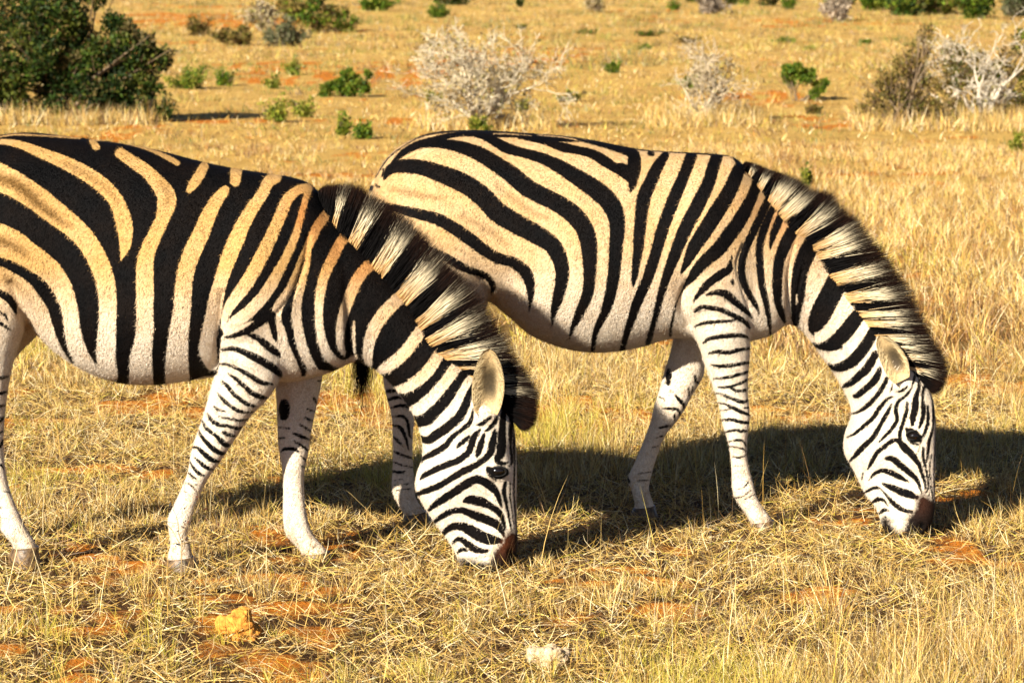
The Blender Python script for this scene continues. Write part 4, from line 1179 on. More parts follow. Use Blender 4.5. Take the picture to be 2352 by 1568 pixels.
SPEC2 = dict(
    tan_amt=.82,
    voxel=0.0055,
    marks=MARKS2,
    lofts=[
        (([(860, 440, 862, 570, .08, 0), (868, 397, 876, 640, .17, 0), (893, 360, 902, 700, .235, 0), (932, 330, 946, 728, .27, 0), (985, 309, 996, 735, .285, 0), (1040, 302, 1052, 722, .29, 0), (1104, 300, 1112, 690, .288, 0), (1165, 303, 1163, 722, .29, 0), (1225, 307, 1222, 769, .298, 0),
           (1290, 312, 1290, 796, .302, 0), (1350, 320, 1350, 807, .30, 0), (1410, 332, 1410, 806, .29, 0), (1470, 343, 1470, 796, .275, 0), (1530, 348, 1528, 779, .262, 0), (1590, 351, 1582, 778, .25, 0), (1640, 354, 1640, 786, .238, 0), (1682, 360, 1690, 789, .22, 0), (1714, 386, 1732, 781, .20, 0), (1750, 424, 1770, 770, .178, 0), (1790, 462, 1800, 748, .155, 0)]), dict(k=-.10, e=2.05)),
        (([(1690, 400, 1660, 760, .15, 0), (1750, 430, 1750, 765, .15, 0), (1802, 470, 1806, 744, .142, 0), (1850, 514, 1826, 747, .128, 0), (1897, 562, 1850, 768, .115, 0), (1944, 630, 1884, 814, .102, 0), (1985, 684, 1914, 856, .094, 0), (2024, 748, 1938, 898, .088, 0), (2066, 802, 1953, 934, .088, 0),
           (2108, 850, 1953, 968, .092, 0), (2138, 902, 1939, 1003, .098, 0), (2148, 950, 1938, 1040, .100, 0), (2149, 1000, 1955, 1071, .097, 0), (2149, 1050, 1971, 1104, .085, 0), (2148, 1096, 1988, 1138, .071, 0), (2148, 1136, 2010, 1166, .060, 0), (2148, 1166, 2021, 1194, .057, 0), (2140, 1198, 2031, 1222, .056, 0), (2120, 1228, 2047, 1243, .045, 0)]), dict(k=.10, e=2.1)),
        (([(1580, 560, 1725, 560, .07, -.125), (1572, 640, 1728, 650, .082, -.13), (1572, 705, 1728, 712, .086, -.13), (1588, 754, 1724, 752, .082, -.128), (1606, 796, 1724, 786, .073, -.125), (1619, 839, 1722, 831, .062, -.122), (1633, 878, 1719, 872, .053, -.12), (1645, 913, 1719, 912, .047, -.12),
           (1654, 947, 1723, 947, .044, -.12), (1658, 975, 1722, 975, .043, -.12), (1669, 1007, 1717, 1007, .038, -.12), (1676, 1041, 1716, 1041, .031, -.12), (1679, 1083, 1723, 1080, .029, -.12), (1680, 1116, 1733, 1116, .032, -.12), (1684, 1140, 1740, 1142, .034, -.12), (1704, 1170, 1755, 1166, .032, -.12), (1718, 1192, 1772, 1189, .036, -.12), (1726, 1208, 1776, 1202, .036, -.12)]), dict(n=20, e=2.1)),
        (([(1570, 640, 1690, 660, .07, .12), (1556, 720, 1640, 760, .08, .12), (1547, 775, 1618, 808, .078, .12), (1538, 814, 1619, 850, .07, .12), (1526, 851, 1611, 873, .06, .12), (1514, 895, 1591, 906, .053, .12), (1501, 934, 1573, 941, .048, .12), (1494, 968, 1550, 973, .045, .12),
           (1481, 1003, 1527, 1002, .037, .12), (1466, 1041, 1513, 1039, .031, .12), (1450, 1076, 1501, 1076, .031, .12), (1440, 1098, 1494, 1103, .035, .12), (1448, 1122, 1491, 1122, .031, .12), (1456, 1149, 1498, 1146, .033, .12), (1457, 1166, 1504, 1162, .036, .12), (1452, 1176, 1503, 1170, .034, .12)]), dict(n=20, e=2.1)),
        (([(880, 500, 1110, 520, .11, -.10), (872, 590, 1132, 640, .138, -.125), (872, 670, 1118, 690, .13, -.13), (876, 745, 1060, 765, .108, -.13), (880, 812, 1000, 830, .08, -.13), (879, 862, 962, 885, .058, -.13), (886, 905, 949, 925, .045, -.13), (898, 952, 952, 966, .038, -.13),
           (901, 1006, 949, 1006, .033, -.13), (902, 1046, 949, 1050, .031, -.13), (900, 1092, 951, 1092, .033, -.13), (899, 1124, 953, 1130, .036, -.13), (911, 1154, 958, 1148, .033, -.13), (926, 1178, 972, 1168, .035, -.13), (930, 1192, 982, 1182, .035, -.13)]), dict(n=20, e=2.1)),
        (([(900, 520, 1100, 540, .11, .10), (900, 610, 1130, 650, .13, .12), (920, 690, 1118, 705, .11, .13), (950, 770, 1082, 778, .085, .13), (985, 830, 1062, 835, .06, .13), (990, 880, 1050, 892, .047, .13), (1000, 930, 1046, 936, .037, .13), (1005, 985, 1046, 986, .032, .13),
           (1010, 1030, 1048, 1030, .030, .13), (1010, 1080, 1054, 1080, .033, .13), (1012, 1108, 1062, 1106, .035, .13), (1025, 1135, 1072, 1131, .033, .13), (1028, 1156, 1082, 1150, .035, .13)]), dict(n=20, e=2.1)),
    ],
    hooves=[
        [(1726, 1199, 1778, 1194, .039, -.12), (1727, 1214, 1781, 1210, .045, -.12), (1733, 1238, 1790, 1236, .051, -.12)],
        [(1455, 1166, 1505, 1160, .037, .12), (1449, 1178, 1508, 1174, .043, .12), (1447, 1192, 1514, 1190, .047, .12)],
        [(928, 1182, 982, 1173, .039, -.13), (925, 1200, 990, 1193, .046, -.13), (929, 1224, 1000, 1221, .051, -.13)],
        [(1026, 1148, 1084, 1143, .039, .13), (1023, 1166, 1090, 1163, .046, .13), (1023, 1192, 1097, 1190, .050, .13)],
    ],
    relief=[('E', 640, 560, 150, 260, .022), ('E', 700, 1000, 130, 120, .016), ('E', 510, 950, 60, 180, -.014), ('C', 520, 480, 280, 300, .024), ('C', 1000, 1010, 120, 150, -.016), ('C', 1450, 950, 330, 260, .015),
            ('E', 960, 850, 80, 260, -.012), ('F', 400, 780, 170, 170, .013), ('F', 695, 770, 80, 60, .013), ('F', 790, 680, 45, 90, -.006), ('F', 560, 1060, 120, 80, -.007), ('F', 680, 960, 50, 90, .005), ('F', 755, 1410, 26, 40, -.014), ('F', 730, 1340, 60, 70, .007),
            ('F', 620, 430, 70, 40, .008), ('E', 1200, 1020, 50, 150, .008), ('G', 740, 180, 120, 110, .010)],
    creases=[('E', 20, -.012, [(540, 870), (505, 960), (500, 1040), (540, 1140)]), ('E', 12, -.008, [(880, 640), (840, 760), (870, 900), (920, 1040)]), ('C', 18, -.012, [(800, 960), (850, 1040), (880, 1130)]), ('E', 9, -.008, [(900, 195), (980, 262), (1060, 345), (1150, 430)]),
             ('E', 8, -.006, [(1190, 640), (1160, 780), (1150, 940), (1170, 1090)]), ('E', 7, -.006, [(1240, 800), (1205, 960), (1195, 1100)]), ('F', 10, -.005, [(500, 1380), (600, 1370), (680, 1330)]), ('F', 9, -.004, [(600, 850), (700, 960), (750, 1100)])],
    muzzle_red=('F', [(760, 1230)], .35),
    head_poly=('F', [(500, 330), (860, 260), (950, 1600), (300, 1600), (100, 900), (200, 560), (380, 430)]),
    rust=[('E', 1110, 500, 110, 0.51), ('E', 950, 420, 110, 0.26), ('E', 1130, 700, 90, 0.20)],
    tanned=[('E', 1100, 600, 320, .75), ('E', 1350, 800, 260, .55), ('E', 1500, 1000, 240, .45)],
    mane=dict(frame='E', n=17000, pairs=[(880, 165, 893, 138), (930, 212, 958, 150), (990, 270, 1045, 184), (1050, 330, 1130, 205), (1110, 385, 1230, 243), (1170, 450, 1332, 318), (1240, 510, 1432, 325), (1310, 560, 1505, 428), (1370, 620, 1605, 500), (1420, 700, 1695, 630),
              (1480, 790, 1775, 715), (1550, 880, 1845, 820), (1610, 970, 1922, 930), (1670, 1060, 1968, 1060), (1730, 1150, 2012, 1150), (1790, 1230, 2052, 1245), (1870, 1310, 2112, 1322), (1930, 1380, 2132, 1410), (1965, 1440, 2120, 1490), (1985, 1490, 2066, 1556)],
              light=[(.6, 1.1), (1.75, 2.3), (3.0, 4.2), (4.35, 5.2), (6.1, 6.95), (7.85, 8.4), (8.55, 9.2), (10.1, 10.9), (11.55, 12.2), (12.85, 13.3), (13.5, 13.9), (14.6, 15.0), (15.35, 15.7), (16.1, 16.5), (17.1, 17.6)], tipdark=(.48, .78)),
    ear=dict(frame='F', base=(625, 385), tip=(466, 70), y=(-.105, -.150), turn=-.42, width=.050, cup=.034),
    eye=('F', 702, 768, 46, 34),
    tail=dict(dock=[(884, 400, .026), (864, 436, .024), (850, 520, .020), (842, 640, .016), (836, 770, .011), (834, 820, .009)], end=(831, 905)),
)
Z1 = Zebra(11.25, -.12, 560, 1000)
Z2 = Zebra(12.00, -.08, 1740, 1000, bend=(-.21, .22, .50))
build_zebra(Z1, SPEC1, 'near zebra with brown muzzle, its hindquarters cut off by the picture edge')
build_zebra(Z2, SPEC2, 'whole zebra with black muzzle grazing behind the neck of the other')
# ------------------------------------------------------------------ shrubs, dead trees, stones
def tubes(segs, sides=5):
    """segs (N,8): p0, p1, r0, r1"""
    S = np.asarray(segs, float); N = len(S)
    d = S[:, 3:6] - S[:, :3]; d /= np.linalg.norm(d, axis=1, keepdims=True) + 1e-9
    ref = np.where(np.abs(d[:, 2:3]) > .9, [[1., 0, 0]], [[0., 0, 1]])
    a = np.cross(d, ref); a /= np.linalg.norm(a, axis=1, keepdims=True)
    b = np.cross(d, a)
    th = np.linspace(0, 2 * math.pi, sides, endpoint=False)
    ring = a[:, None] * np.cos(th)[None, :, None] + b[:, None] * np.sin(th)[None, :, None]
    V = np.concatenate([S[:, None, :3] + ring * S[:, None, 6:7], S[:, None, 3:6] + ring * S[:, None, 7:8]], 1)
    f = np.array([[j, (j + 1) % sides, sides + (j + 1) % sides, sides + j] for j in range(sides)])
    F = f[None] + (np.arange(N) * 2 * sides)[:, None, None]
    return V.reshape(-1, 3), F.ravel(), np.full(N * sides, 4)

def grow(R, p, d, L, r, depth, segs, kink=.35, split=(2, 3), up=.06, shrink=.72, tips=None):
    n = 3
    for i in range(n):
        d = d + np.array([R.gauss(0, kink), R.gauss(0, kink), R.gauss(0, kink * .8) + up])
        d = d / np.linalg.norm(d)
        q = p + d * L / n
        r2 = r * (1 - .28 / n * (i + 1) / 1.4)
        segs.append((*p, *q, r, r2))
        p, r = q, r2
        if depth > 0 and i < n - 1 and R.random() < .55:
            dd = d + np.array([R.gauss(0, .8), R.gauss(0, .8), R.gauss(0, .6)]); dd /= np.linalg.norm(dd)
            grow(R, p, dd, L * shrink * R.uniform(.6, 1), r * .55, depth - 1, segs, kink, split, up, shrink, tips)
    if depth > 0:
        for _ in range(R.randint(*split)):
            dd = d + np.array([R.gauss(0, .55), R.gauss(0, .55), R.gauss(0, .45)]); dd /= np.linalg.norm(dd)
            grow(R, p, dd, L * shrink * R.uniform(.75, 1.1), r * .66, depth - 1, segs, kink, split, up, shrink, tips)
    elif tips is not None: tips.append(p)

def leaves(R, centers, radii, n, size, cols, stretch=(1, 1, 1), up=.4):
    """many small leaf blades gathered in clumps"""
    C = np.array(centers); rad = np.array(radii)
    w = rad ** 2; k = R.choice(len(C), n, p=w / w.sum())
    g = R.normal(size=(n, 3)); g /= np.linalg.norm(g, axis=1, keepdims=True)
    P = C[k] + g * (rad[k] * R.uniform(0, 1, n) ** .45)[:, None] * np.array(stretch)
    P[:, 2] = np.maximum(P[:, 2], 0.01)
    ax = g * .7 + R.normal(size=(n, 3)) * .7 + [0, 0, up]
    ax /= np.linalg.norm(ax, axis=1, keepdims=True)
    sd = np.cross(ax, R.normal(size=(n, 3))); sd /= np.linalg.norm(sd, axis=1, keepdims=True)
    L = size * R.uniform(.6, 1.4, n)[:, None]
    nn = np.cross(ax, sd)
    V = np.stack([P, P + ax * L * .5 + sd * L * .30 + nn * L * .05, P + ax * L, P + ax * L * .5 - sd * L * .30 + nn * L * .05], 1)
    F = (np.arange(4)[None] + (np.arange(n) * 4)[:, None]).ravel()
    cols = np.array(cols)
    cc = R.integers(0, len(cols), len(C))
    pick_ = np.where(R.random(n) < .6, cc[k], R.integers(0, len(cols), n))
    col = cols[pick_] * R.uniform(.5, 1.05, (n, 1))
    return V.reshape(-1, 3), F, np.full(n, 4), np.repeat(col, 4, 0)

G_DARK = [(.020, .042, .005), (.040, .072, .006), (.012, .026, .004), (.070, .085, .010), (.11, .085, .028)]
G_MID = [(.070, .135, .008), (.115, .175, .010), (.045, .090, .006), (.17, .19, .02)]
G_LIME = [(.16, .19, .015), (.24, .24, .025), (.11, .15, .012), (.30, .27, .05)]
G_GREY = [(.11, .12, .055), (.17, .16, .085), (.07, .085, .03), (.22, .19, .11)]
G_OLIVE = [(.13, .105, .02), (.20, .145, .035), (.085, .08, .014), (.28, .19, .06), (.10, .06, .025)]
G_DRY = [(.36, .29, .15), (.44, .37, .22), (.27, .21, .10), (.20, .14, .06), (.30, .26, .09)]

def place(u, v):
    x, y = ground_pt(u, v)
    return x, y, float(gz(np.array([x]), np.array([y]))[0]), FPX / math.hypot(y, CAM_H)      # last: photo units per metre

def leafy(seed, u, v, w, h, cols, label, cat='shrub', group='leafy shrubs dotted over the plain', name='leafy_shrub', lobes=None, dens=1.0, leaf=.045, stems=5, bare_base=.0, cx=0.0):
    """u, v: foot of the shrub; w, h: size in photo units"""
    R = np.random.default_rng(seed); r_ = random.Random(seed)
    x, y, z, s = place(u, v)
    W, H = w / s, h / s
    if lobes is None: W, H, dens = W * 1.28, H * 1.18, dens * 1.15
    cs, rs = [], []
    if lobes is None:
        # a handful of shoots of unequal height fanning out from the foot, each carrying leaf clumps that get smaller upwards
        for _ in range(11):
            a, q = R.uniform(0, 6.283), R.uniform(0, 1) ** .7
            tx, ty, tz = math.cos(a) * q * W * .52, math.sin(a) * q * W * .45, H * R.uniform(.45, 1.05) * (1 - .35 * q)
            for t in np.linspace(.25, 1, 5):
                cs.append((tx * t ** .8 + R.normal() * .02 * W + cx * W, ty * t ** .8, tz * t))
                rs.append((.17 - .11 * t) * R.uniform(.7, 1.3) * min(W, H * 1.5))
    else:
        for (lu, lv, lr) in lobes:
            nl = 16
            for _ in range(nl):
                g = R.normal(size=3); g /= np.linalg.norm(g)
                q = R.uniform(.25, 1) ** .5
                cs.append(((lu - u) / s + g[0] * q * lr / s * .8, g[1] * q * lr / s * .8, max(.04, (v - lv) / s + g[2] * q * lr / s * .8)))
                rs.append(R.uniform(.22, .40) * lr / s)
    o = bpy.data.objects.new(name, None); COL.objects.link(o)
    o.location = (x, y, z - .01)
    tag(o, label, cat, group)
    leaf *= .78
    n = int(dens * 4600 * max(.12, W * H) / max(leaf / .045, .5) ** 1.4)
    n = int(min(max(n, 260), 60000))
    V, F, Z, C = leaves(R, cs, rs, n, leaf, cols)
    me = new_mesh('foliage', V, F, Z); set_col(me, 'col', C)
    link('foliage', me, M['leaf'], o)
    segs = []
    for i in range(stems):
        c = cs[r_.randrange(len(cs))]
        p = np.array([r_.gauss(0, .05 * W), r_.gauss(0, .05 * W), -.02])
        q = np.array(c) * .95
        mid = (p + q) / 2 + np.array([r_.gauss(0, .05), r_.gauss(0, .05), .03]) * W
        r0 = .018 * max(.5, min(2, H))
        segs += [(*p, *mid, r0, r0 * .7), (*mid, *q, r0 * .7, r0 * .35)]
        for _ in range(3):
            e = q + np.array([r_.gauss(0, .12), r_.gauss(0, .12), r_.uniform(0, .15)]) * H
            segs.append((*mid, *e, r0 * .4, r0 * .12))
    V, F, Z = tubes(segs, 6)
    me = new_mesh('stem', V, F, Z, True); set_col(me, 'col', np.tile([[.17, .12, .07]], (len(V), 1)))
    link('stem', me, M['twig'], o)
    return o

def dead(seed, u, v, h, label, n_trunk=3, depth=4, spread=.8, group='bleached dead trees', r0=.028, col=(.54, .46, .32), fuzz=0, cols=G_DRY, lean=0.0, name='dead_tree', cat='dead tree', shrink=.72, split=(2, 3), kink=.24):
    R = random.Random(seed); RN = np.random.default_rng(seed)
    x, y, z, s = place(u, v)
    H = h / s
    o = bpy.data.objects.new(name, None); COL.objects.link(o)
    o.location = (x, y, z - .02)
    tag(o, label, cat, group)
    segs, tips = [], []
    trunks = []
    for i in range(n_trunk):
        a = R.uniform(0, 6.283) if n_trunk > 2 else (i * math.pi + .4)
        d = np.array([math.cos(a) * spread * R.uniform(.4, 1) + lean, math.sin(a) * spread * R.uniform(.3, .8), 1.0]); d /= np.linalg.norm(d)
        m0 = len(segs)
        grow(R, np.zeros(3), d, H * .36, r0 * R.uniform(.7, 1.1), depth, segs, kink=kink, up=.05, shrink=shrink, split=split, tips=tips)
    S = np.array(segs)
    top = S[:, [2, 5]].max(); S[:, [2, 5]] *= H / top
    S[:, [2, 5]] = np.maximum(S[:, [2, 5]], 0.0)
    thick = S[:, 6] > r0 * .42
    S[:, 6:8] = np.maximum(S[:, 6:8], .0023 * y / 28)
    for nm, sel, sd in (('trunk', thick, 7), ('branches', ~thick, 4)):
        if not sel.any(): continue
        V, F, Z = tubes(S[sel], sd)
        me = new_mesh(nm, V, F, Z, True)
        set_col(me, 'col', np.array(col)[None] * np.repeat(RN.uniform(.55, 1.15, (sel.sum(), 1)), 2 * sd, 0))
        link(nm, me, M['twig'], o)
    if fuzz:
        P = S[~thick][:, 3:6]
        k = RN.integers(0, len(P), fuzz)
        V, F, Z, C = leaves(RN, P[k] , np.full(fuzz, .05 * y / 28), fuzz, .030 * y / 28, cols)
        me = new_mesh('leaves', V, F, Z); set_col(me, 'col', C)  # lichen-like dry fuzz along the thin branches, made of leaf blades
        link('leaves', me, M['leaf'], o)
    return o

# --- the large dark bush on the left
leafy(1, 190, 276, 400, 330, G_DARK, 'huge dark green bush with a rounded right lobe filling the upper left corner', 'bush', None, 'dense_bush',
      lobes=[(60, 60, 90), (150, 40, 80), (20, 150, 95), (110, 150, 95), (200, 120, 80), (270, 80, 60), (310, 120, 62), (350, 140, 42), (290, 180, 70), (220, 210, 70), (130, 225, 62), (40, 230, 62), (385, 130, 26), (350, 190, 34), (190, -10, 60), (60, -20, 70), (280, 245, 34), (-60, 120, 110), (-80, 210, 80)], dens=3.2, leaf=.060, stems=16)
leafy(2, 345, 277, 92, 66, G_DARK, 'low nearly black shrub against the foot of the huge dark bush', dens=2.2, leaf=.05)
leafy(3, 322, 240, 36, 42, G_LIME, 'small yellow-green sprig between the huge bush and the low black shrub')
leafy(4, 432, 203, 96, 58, G_LIME + G_MID, 'broad yellow-green shrub just right of the huge dark bush')
leafy(5, 514, 196, 46, 46, G_MID, 'small upright green shrub second to the right of the huge dark bush')
leafy(6, 675, 177, 46, 34, G_MID + G_LIME, 'small round green shrub above a smaller flat one, left of the two-peaked shrub')
leafy(7, 634, 200, 48, 30, G_MID + G_LIME, 'small flat green shrub just below a round one')
leafy(8, 790, 216, 134, 76, G_MID, 'wide two-peaked green shrub in the open between huge bush and pale dead tree', lobes=[(750, 200, 22), (775, 190, 20), (800, 165, 20), (815, 185, 22), (835, 195, 18), (845, 165, 12), (800, 205, 22)], dens=2.0)
leafy(9, 636, 275, 74, 58, G_LIME, 'spiky yellow-green shrub with upright shoots above the back of the near zebra')
leafy(10, 702, 262, 72, 46, G_LIME, 'loose yellow-green shrub joined to the right of the spiky one')
leafy(11, 785, 312, 52, 50, G_MID + G_LIME, 'small open green shrub in front of bare red soil, left one of a close pair')
leafy(12, 836, 320, 58, 44, G_MID, 'small open green shrub in front of bare red soil, right one of a close pair')
leafy(13, 735, 72, 200, 84, G_MID + G_OLIVE, 'big rounded green bush at the top with a long dark shadow', 'bush', 'big far bushes', 'dense_bush', lobes=[(690, 30, 42), (730, 25, 45), (775, 40, 38), (810, 52, 24), (660, 15, 36), (740, 55, 24)], dens=1.3, leaf=.09)
leafy(14, 650, 108, 112, 66, G_GREY, 'rounded grey-green bush with a black shaded side below the big green bush', 'bush', 'big far bushes', 'dense_bush', dens=1.6, leaf=.07)
leafy(15, 560, 103, 150, 40, G_OLIVE, 'low olive mat of scrub beside the rounded grey-green bush', dens=1.6, leaf=.07)
leafy(16, 455, 80, 66, 52, G_OLIVE, 'thin dark scraggly shrub in front of the orange earth bank', dens=.9, leaf=.07)
leafy(17, 860, 30, 82, 42, G_MID, 'green bush at the top edge right of the big rounded bush', 'bush', 'big far bushes', 'dense_bush', dens=1.5, leaf=.10)
leafy(18, 1036, 18, 96, 46, G_DARK + [(.10, .04, .02)], 'dark brownish bush at the top edge above the pale dead tree', 'bush', 'big far bushes', 'dense_bush', dens=1.5, leaf=.12)
leafy(19, 1009, 41, 42, 34, G_MID, 'small dense green shrub below the dark brownish bush', leaf=.08, dens=1.6)
leafy(20, 1194, 23, 20, 40, G_DARK, 'narrow dark upright shrub at the top edge right of the dead tree crown', leaf=.09, dens=2)
leafy(21, 1201, 68, 46, 12, G_OLIVE + G_MID, 'flat olive patch of scrub above the long strip of orange earth', leaf=.07)
leafy(22, 1350, 76, 62, 14, G_OLIVE + G_MID, 'flat green patch of scrub up the slope right above the strip of orange earth', leaf=.07)
leafy(23, 1490, 80, 64, 15, G_MID + G_OLIVE, 'flat green mound left of the longer flat olive mound', leaf=.07)
leafy(24, 1578, 94, 62, 17, G_OLIVE, 'longer flat olive mound above the second dead tree', leaf=.07)
leafy(25, 1480, 117, 34, 10, G_MID, 'tiny flat green mound right of the strip of orange earth', leaf=.06)
leafy(26, 1411, 172, 44, 32, G_MID, 'small slanting green shrub left of the second dead tree', leaf=.045)
leafy(27, 1308, 222, 76, 24, G_OLIVE + G_MID, 'low spreading green scrub between the two pale dead trees', dens=.8)
leafy(28, 1549, 27, 26, 22, G_MID, 'tiny green shrub near the top edge below a larger dark one', leaf=.09)
leafy(29, 1590, 10, 46, 24, G_MID + G_DARK, 'dark green bush cut by the top edge above the second dead tree', leaf=.10)
leafy(30, 1678, 17, 34, 30, G_DARK, 'dark bush at the top edge beside a grey dry one', leaf=.10)
leafy(31, 1709, 14, 26, 22, G_MID, 'small green bush at the top edge between two darker ones', leaf=.10)
leafy(32, 1768, 18, 48, 30, G_OLIVE + G_DARK, 'dark olive bush at the top edge, left of a pair', leaf=.10)
leafy(33, 1814, 24, 36, 34, G_MID, 'round green bush at the top edge, right of a pair', leaf=.10)
leafy(34, 1800, 94, 44, 16, G_MID, 'small flat bright green mound alone in the straw above the bare-stemmed shrub', leaf=.06)
leafy(35, 1864, 117, 24, 10, G_MID, 'tiny green mound just above the bare-stemmed shrub', leaf=.06)
leafy(36, 1992, 98, 28, 11, G_MID, 'tiny green mound left of the big olive thicket', leaf=.06)
leafy(37, 1832, 224, 116, 96, G_MID, 'green shrub on bare stems between the second dead tree and the olive thicket', bare_base=.35, lobes=[(1808, 152, 20), (1835, 150, 24), (1855, 165, 22), (1880, 190, 18), (1872, 205, 14), (1815, 170, 18), (1895, 180, 10)], dens=1.9, stems=9)
leafy(38, 1868, 255, 30, 24, G_OLIVE, 'small dark dry shrub below the bare-stemmed green shrub', dens=1.2)
leafy(39, 2336, 350, 44, 60, G_LIME, 'tall yellow-green weed at the right edge of the picture', name='weed', cat='weed', dens=1.2, leaf=.03)
leafy(40, 1850, 440, 40, 62, G_LIME + G_MID, 'bright lime-green sprig showing behind the mane of the whole zebra', name='weed', cat='weed', dens=1.6, leaf=.022)
leafy(41, 1100, 300, 46, 32, G_LIME + G_MID, 'fresh green growth at the foot of the first pale dead tree', dens=1.6)
leafy(42, 1142, 243, 52, 60, G_LIME + G_MID, 'green bush standing inside the branches of the first pale dead tree', dens=.9)
leafy(43, 994, 222, 40, 28, G_LIME, 'small lime sprig at the left side of the first pale dead tree', dens=1.0)
leafy(44, 1196, 245, 34, 26, G_LIME, 'small lime sprig at the right side of the first pale dead tree', dens=1.0)
leafy(45, 1594, 203, 50, 34, G_MID, 'dark green bush tangled in the left branches of the second dead tree', dens=1.5)
leafy(46, 2070, 286, 190, 215, G_OLIVE, 'tall olive-brown thicket on the right beside the white dead tree', 'bush', None, 'dense_bush', lobes=[(2010, 235, 44), (2060, 215, 52), (2110, 230, 52), (2075, 150, 40), (2105, 120, 34), (2045, 180, 40), (2125, 70, 24), (2150, 170, 45), (2160, 240, 44), (2100, 265, 30), (2030, 262, 28)], dens=1.0, leaf=.040, stems=34)
leafy(47, 2270, 262, 200, 170, G_OLIVE + G_MID + G_OLIVE, 'wide olive-green bush behind the limbs of the white dead tree, right edge', 'bush', None, 'dense_bush', lobes=[(2200, 170, 40), (2240, 150, 40), (2280, 170, 44), (2330, 140, 46), (2190, 120, 30), (2350, 90, 36), (2200, 235, 34), (2250, 235, 34), (2320, 235, 40), (2370, 200, 50)], dens=1.1, leaf=.045, stems=16)
# --- grey dry bushes
dead(61, 1636, 34, 46, 'grey leafless bush at the top edge beside a dark bush', 6, 3, .7, 'grey dry bushes', .03, (.30, .24, .18), 900, [(.24, .19, .14), (.32, .26, .19)], name='dry_bush', cat='dry bush')
dead(62, 1926, 50, 56, 'grey dry bush in front of the dark green thickets, top right', 7, 3, .9, 'grey dry bushes', .03, (.40, .33, .25), 1200, [(.34, .27, .19), (.44, .36, .26)], name='dry_bush', cat='dry bush')
dead(63, 598, 66, 76, 'pale grey dry bush left of the big rounded green bush', 6, 3, .6, 'grey dry bushes', .03, (.46, .38, .28), 900, G_DRY, name='dry_bush', cat='dry bush')
dead(64, 1370, 30, 36, 'thin dry bush standing on brown earth at the top middle', 5, 3, .8, 'grey dry bushes', .02, (.42, .32, .22), 300, G_DRY, name='dry_bush', cat='dry bush')
# --- far thickets top right
for sd, (u, v, w, h, c, lab) in enumerate([(1935, 12, 70, 60, G_MID, 'leftmost green thicket of the far row at the top right'), (2010, 26, 90, 70, G_MID, 'bright green thicket of the far row, behind the grey dry bush'), (2085, 38, 90, 76, G_DARK + G_MID, 'dark thicket of the far row with black shade at its foot'),
                                          (2160, 36, 80, 70, G_MID + G_OLIVE, 'olive-tinged thicket of the far row, behind the top of the olive-brown thicket'), (2240, 44, 90, 76, G_MID + G_DARK, 'green thicket of the far row, behind the white dead tree'), (2320, 40, 80, 80, G_GREY, 'grey-green thicket of the far row at the right edge')]):
    leafy(70 + sd, u, v, w, h, c, lab, 'bush', 'row of far thickets', 'dense_bush', dens=1.4, leaf=.12)
# --- dead trees
dead(81, 1108, 292, 262, 'first pale dead tree with a dense bleached crown, above the rump of the whole zebra', 7, 5, 1.1, fuzz=1500, r0=.036, split=(1, 3), shrink=.78)
dead(82, 1610, 276, 205, 'second pale dead tree, loose and half brown at its foot', 6, 5, 1.2, fuzz=500, r0=.030, col=(.48, .39, .26), split=(1, 2), shrink=.78)
dead(83, 2262, 268, 262, 'white dead tree with long bare twisting limbs in the upper right corner', 5, 5, 1.1, fuzz=300, r0=.034, col=(.54, .47, .36), split=(1, 2), shrink=.8, kink=.30)
dead(84, 2195, 250, 175, 'smaller white dead tree leaning left in front of the olive-brown thicket', 3, 4, 1.0, fuzz=500, r0=.028, col=(.52, .45, .34), lean=-.8, split=(1, 3), shrink=.8)
dead(85, 962, 280, 62, 'low fallen pale twigs at the left foot of the first dead tree', 1, 4, 1.6, group=None, r0=.014, name='fallen_branch', cat='branch')

# --- little dry weed in front of the near foreleg
def weed():
    R = random.Random(5)
    x, y, z, s = place(416, 1336)
    o = bpy.data.objects.new('dry_weed', None); COL.objects.link(o); o.location = (x, y, z)
    tag(o, 'small brown branching dry weed in front of the hoof of the near foreleg', 'weed')
    segs = [(0, 0, 0, .004, 0, .13, .0022, .0018)]
    p = np.array([.004, 0, .13])
    for i in range(7):
        d = np.array([R.uniform(-1, .7), R.uniform(-.5, .3), R.uniform(.25, 1.0)]); d /= np.linalg.norm(d)
        grow(R, p + np.array([0, 0, R.uniform(-.04, .01)]), d, R.uniform(.06, .11), .0014, 2, segs, kink=.3, up=.02)
    V, F, Z = tubes(np.array(segs), 5)
    me = new_mesh('stem', V, F, Z, True); set_col(me, 'col', np.tile([[.30, .21, .10]], (len(V), 1)))
    link('stem', me, M['twig'], o)
    P = np.array(segs)[8:, 3:6]
    RN = np.random.default_rng(5)
    V, F, Z, C = leaves(RN, P, np.full(len(P), .006), 60, .011, [(.05, .05, .05), (.09, .07, .05), (.16, .06, .03)])
    me = new_mesh('leaves', V, F, Z); set_col(me, 'col', C)
    link('leaves', me, M['leaf'], o)
weed()

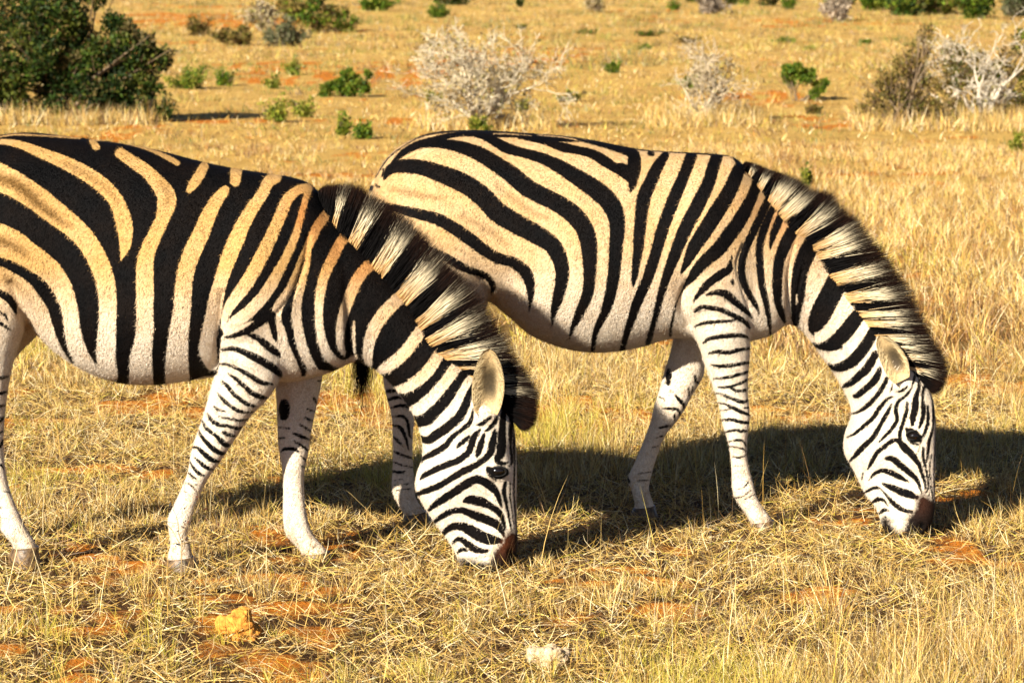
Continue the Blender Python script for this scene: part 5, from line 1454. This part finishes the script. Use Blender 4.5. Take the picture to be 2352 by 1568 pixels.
# --- two clods
def stone(u, v, pts, depth, mat, label, cat, seed, name):
    """pts: outline in photo units, given real thickness and a broken surface"""
    x, y, z, s = place(u, v)
    P = np.array(pts, float)
    XZ = np.stack([(P[:, 0] - u) / s, (v - P[:, 1]) / s], 1)
    XZ = catmull(np.vstack([XZ, XZ[:1]]), 5)[:-1]
    n = len(XZ); c = XZ.mean(0)
    V, F, Z = [], [], []
    lay = np.linspace(-1, 1, 13)
    for t in lay:
        f = max(.05, (1 - abs(t) ** 2.6) ** .5)
        for q in XZ:
            e = c + (q - c) * f
            V.append([e[0], t * depth, max(-.02, e[1])])
    for i in range(len(lay) - 1):
        for j in range(n):
            F += [i * n + j, i * n + (j + 1) % n, (i + 1) * n + (j + 1) % n, (i + 1) * n + j]; Z.append(4)
    V = np.array(V); k = len(V)
    V = np.vstack([V, [[c[0], -depth * 1.02, c[1]], [c[0], depth * 1.02, c[1]]]])
    m = len(lay)
    for j in range(n):
        F += [k, (j + 1) % n, j]; Z.append(3)
        F += [k + 1, (m - 1) * n + j, (m - 1) * n + (j + 1) % n]; Z.append(3)
    me = new_mesh(name, V, F, Z, True)
    o = link(name, me, mat)
    o.location = (x, y, z)
    md = o.modifiers.new('sub', 'SUBSURF'); md.levels = md.render_levels = 2
    tx = bpy.data.textures.new(name, 'CLOUDS'); tx.noise_scale = .022; tx.noise_depth = 4
    dm = o.modifiers.new('rough', 'DISPLACE'); dm.texture = tx; dm.strength = .026; dm.mid_level = .5
    tx2 = bpy.data.textures.new(name, 'VORONOI'); tx2.noise_scale = .05
    dm = o.modifiers.new('facets', 'DISPLACE'); dm.texture = tx2; dm.strength = .022; dm.mid_level = .5
    tag(o, label, cat)
M['clod'] = mat_plain('orange clod', (.58, .27, .05), .95, .1, 60, (.44, .165, .025), .006)
M['stone'] = mat_plain('pale stone', (.52, .41, .28), .9, .15, 50, (.36, .25, .13), .006)
stone(552, 1466, [(505, 1452), (500, 1425), (525, 1410), (555, 1396), (572, 1404), (580, 1432), (606, 1455), (592, 1474), (560, 1482), (525, 1472)], .055, M['clod'], 'jagged orange clod of earth lying in the grass in front of the near zebra', 'clod', 3, 'earth_clod')
stone(1262, 1522, [(1212, 1518), (1215, 1492), (1240, 1484), (1275, 1488), (1300, 1496), (1308, 1515), (1295, 1532), (1255, 1534)], .05, M['stone'], 'pale cream stone half hidden in grass at the bottom middle', 'stone', 4, 'stone')
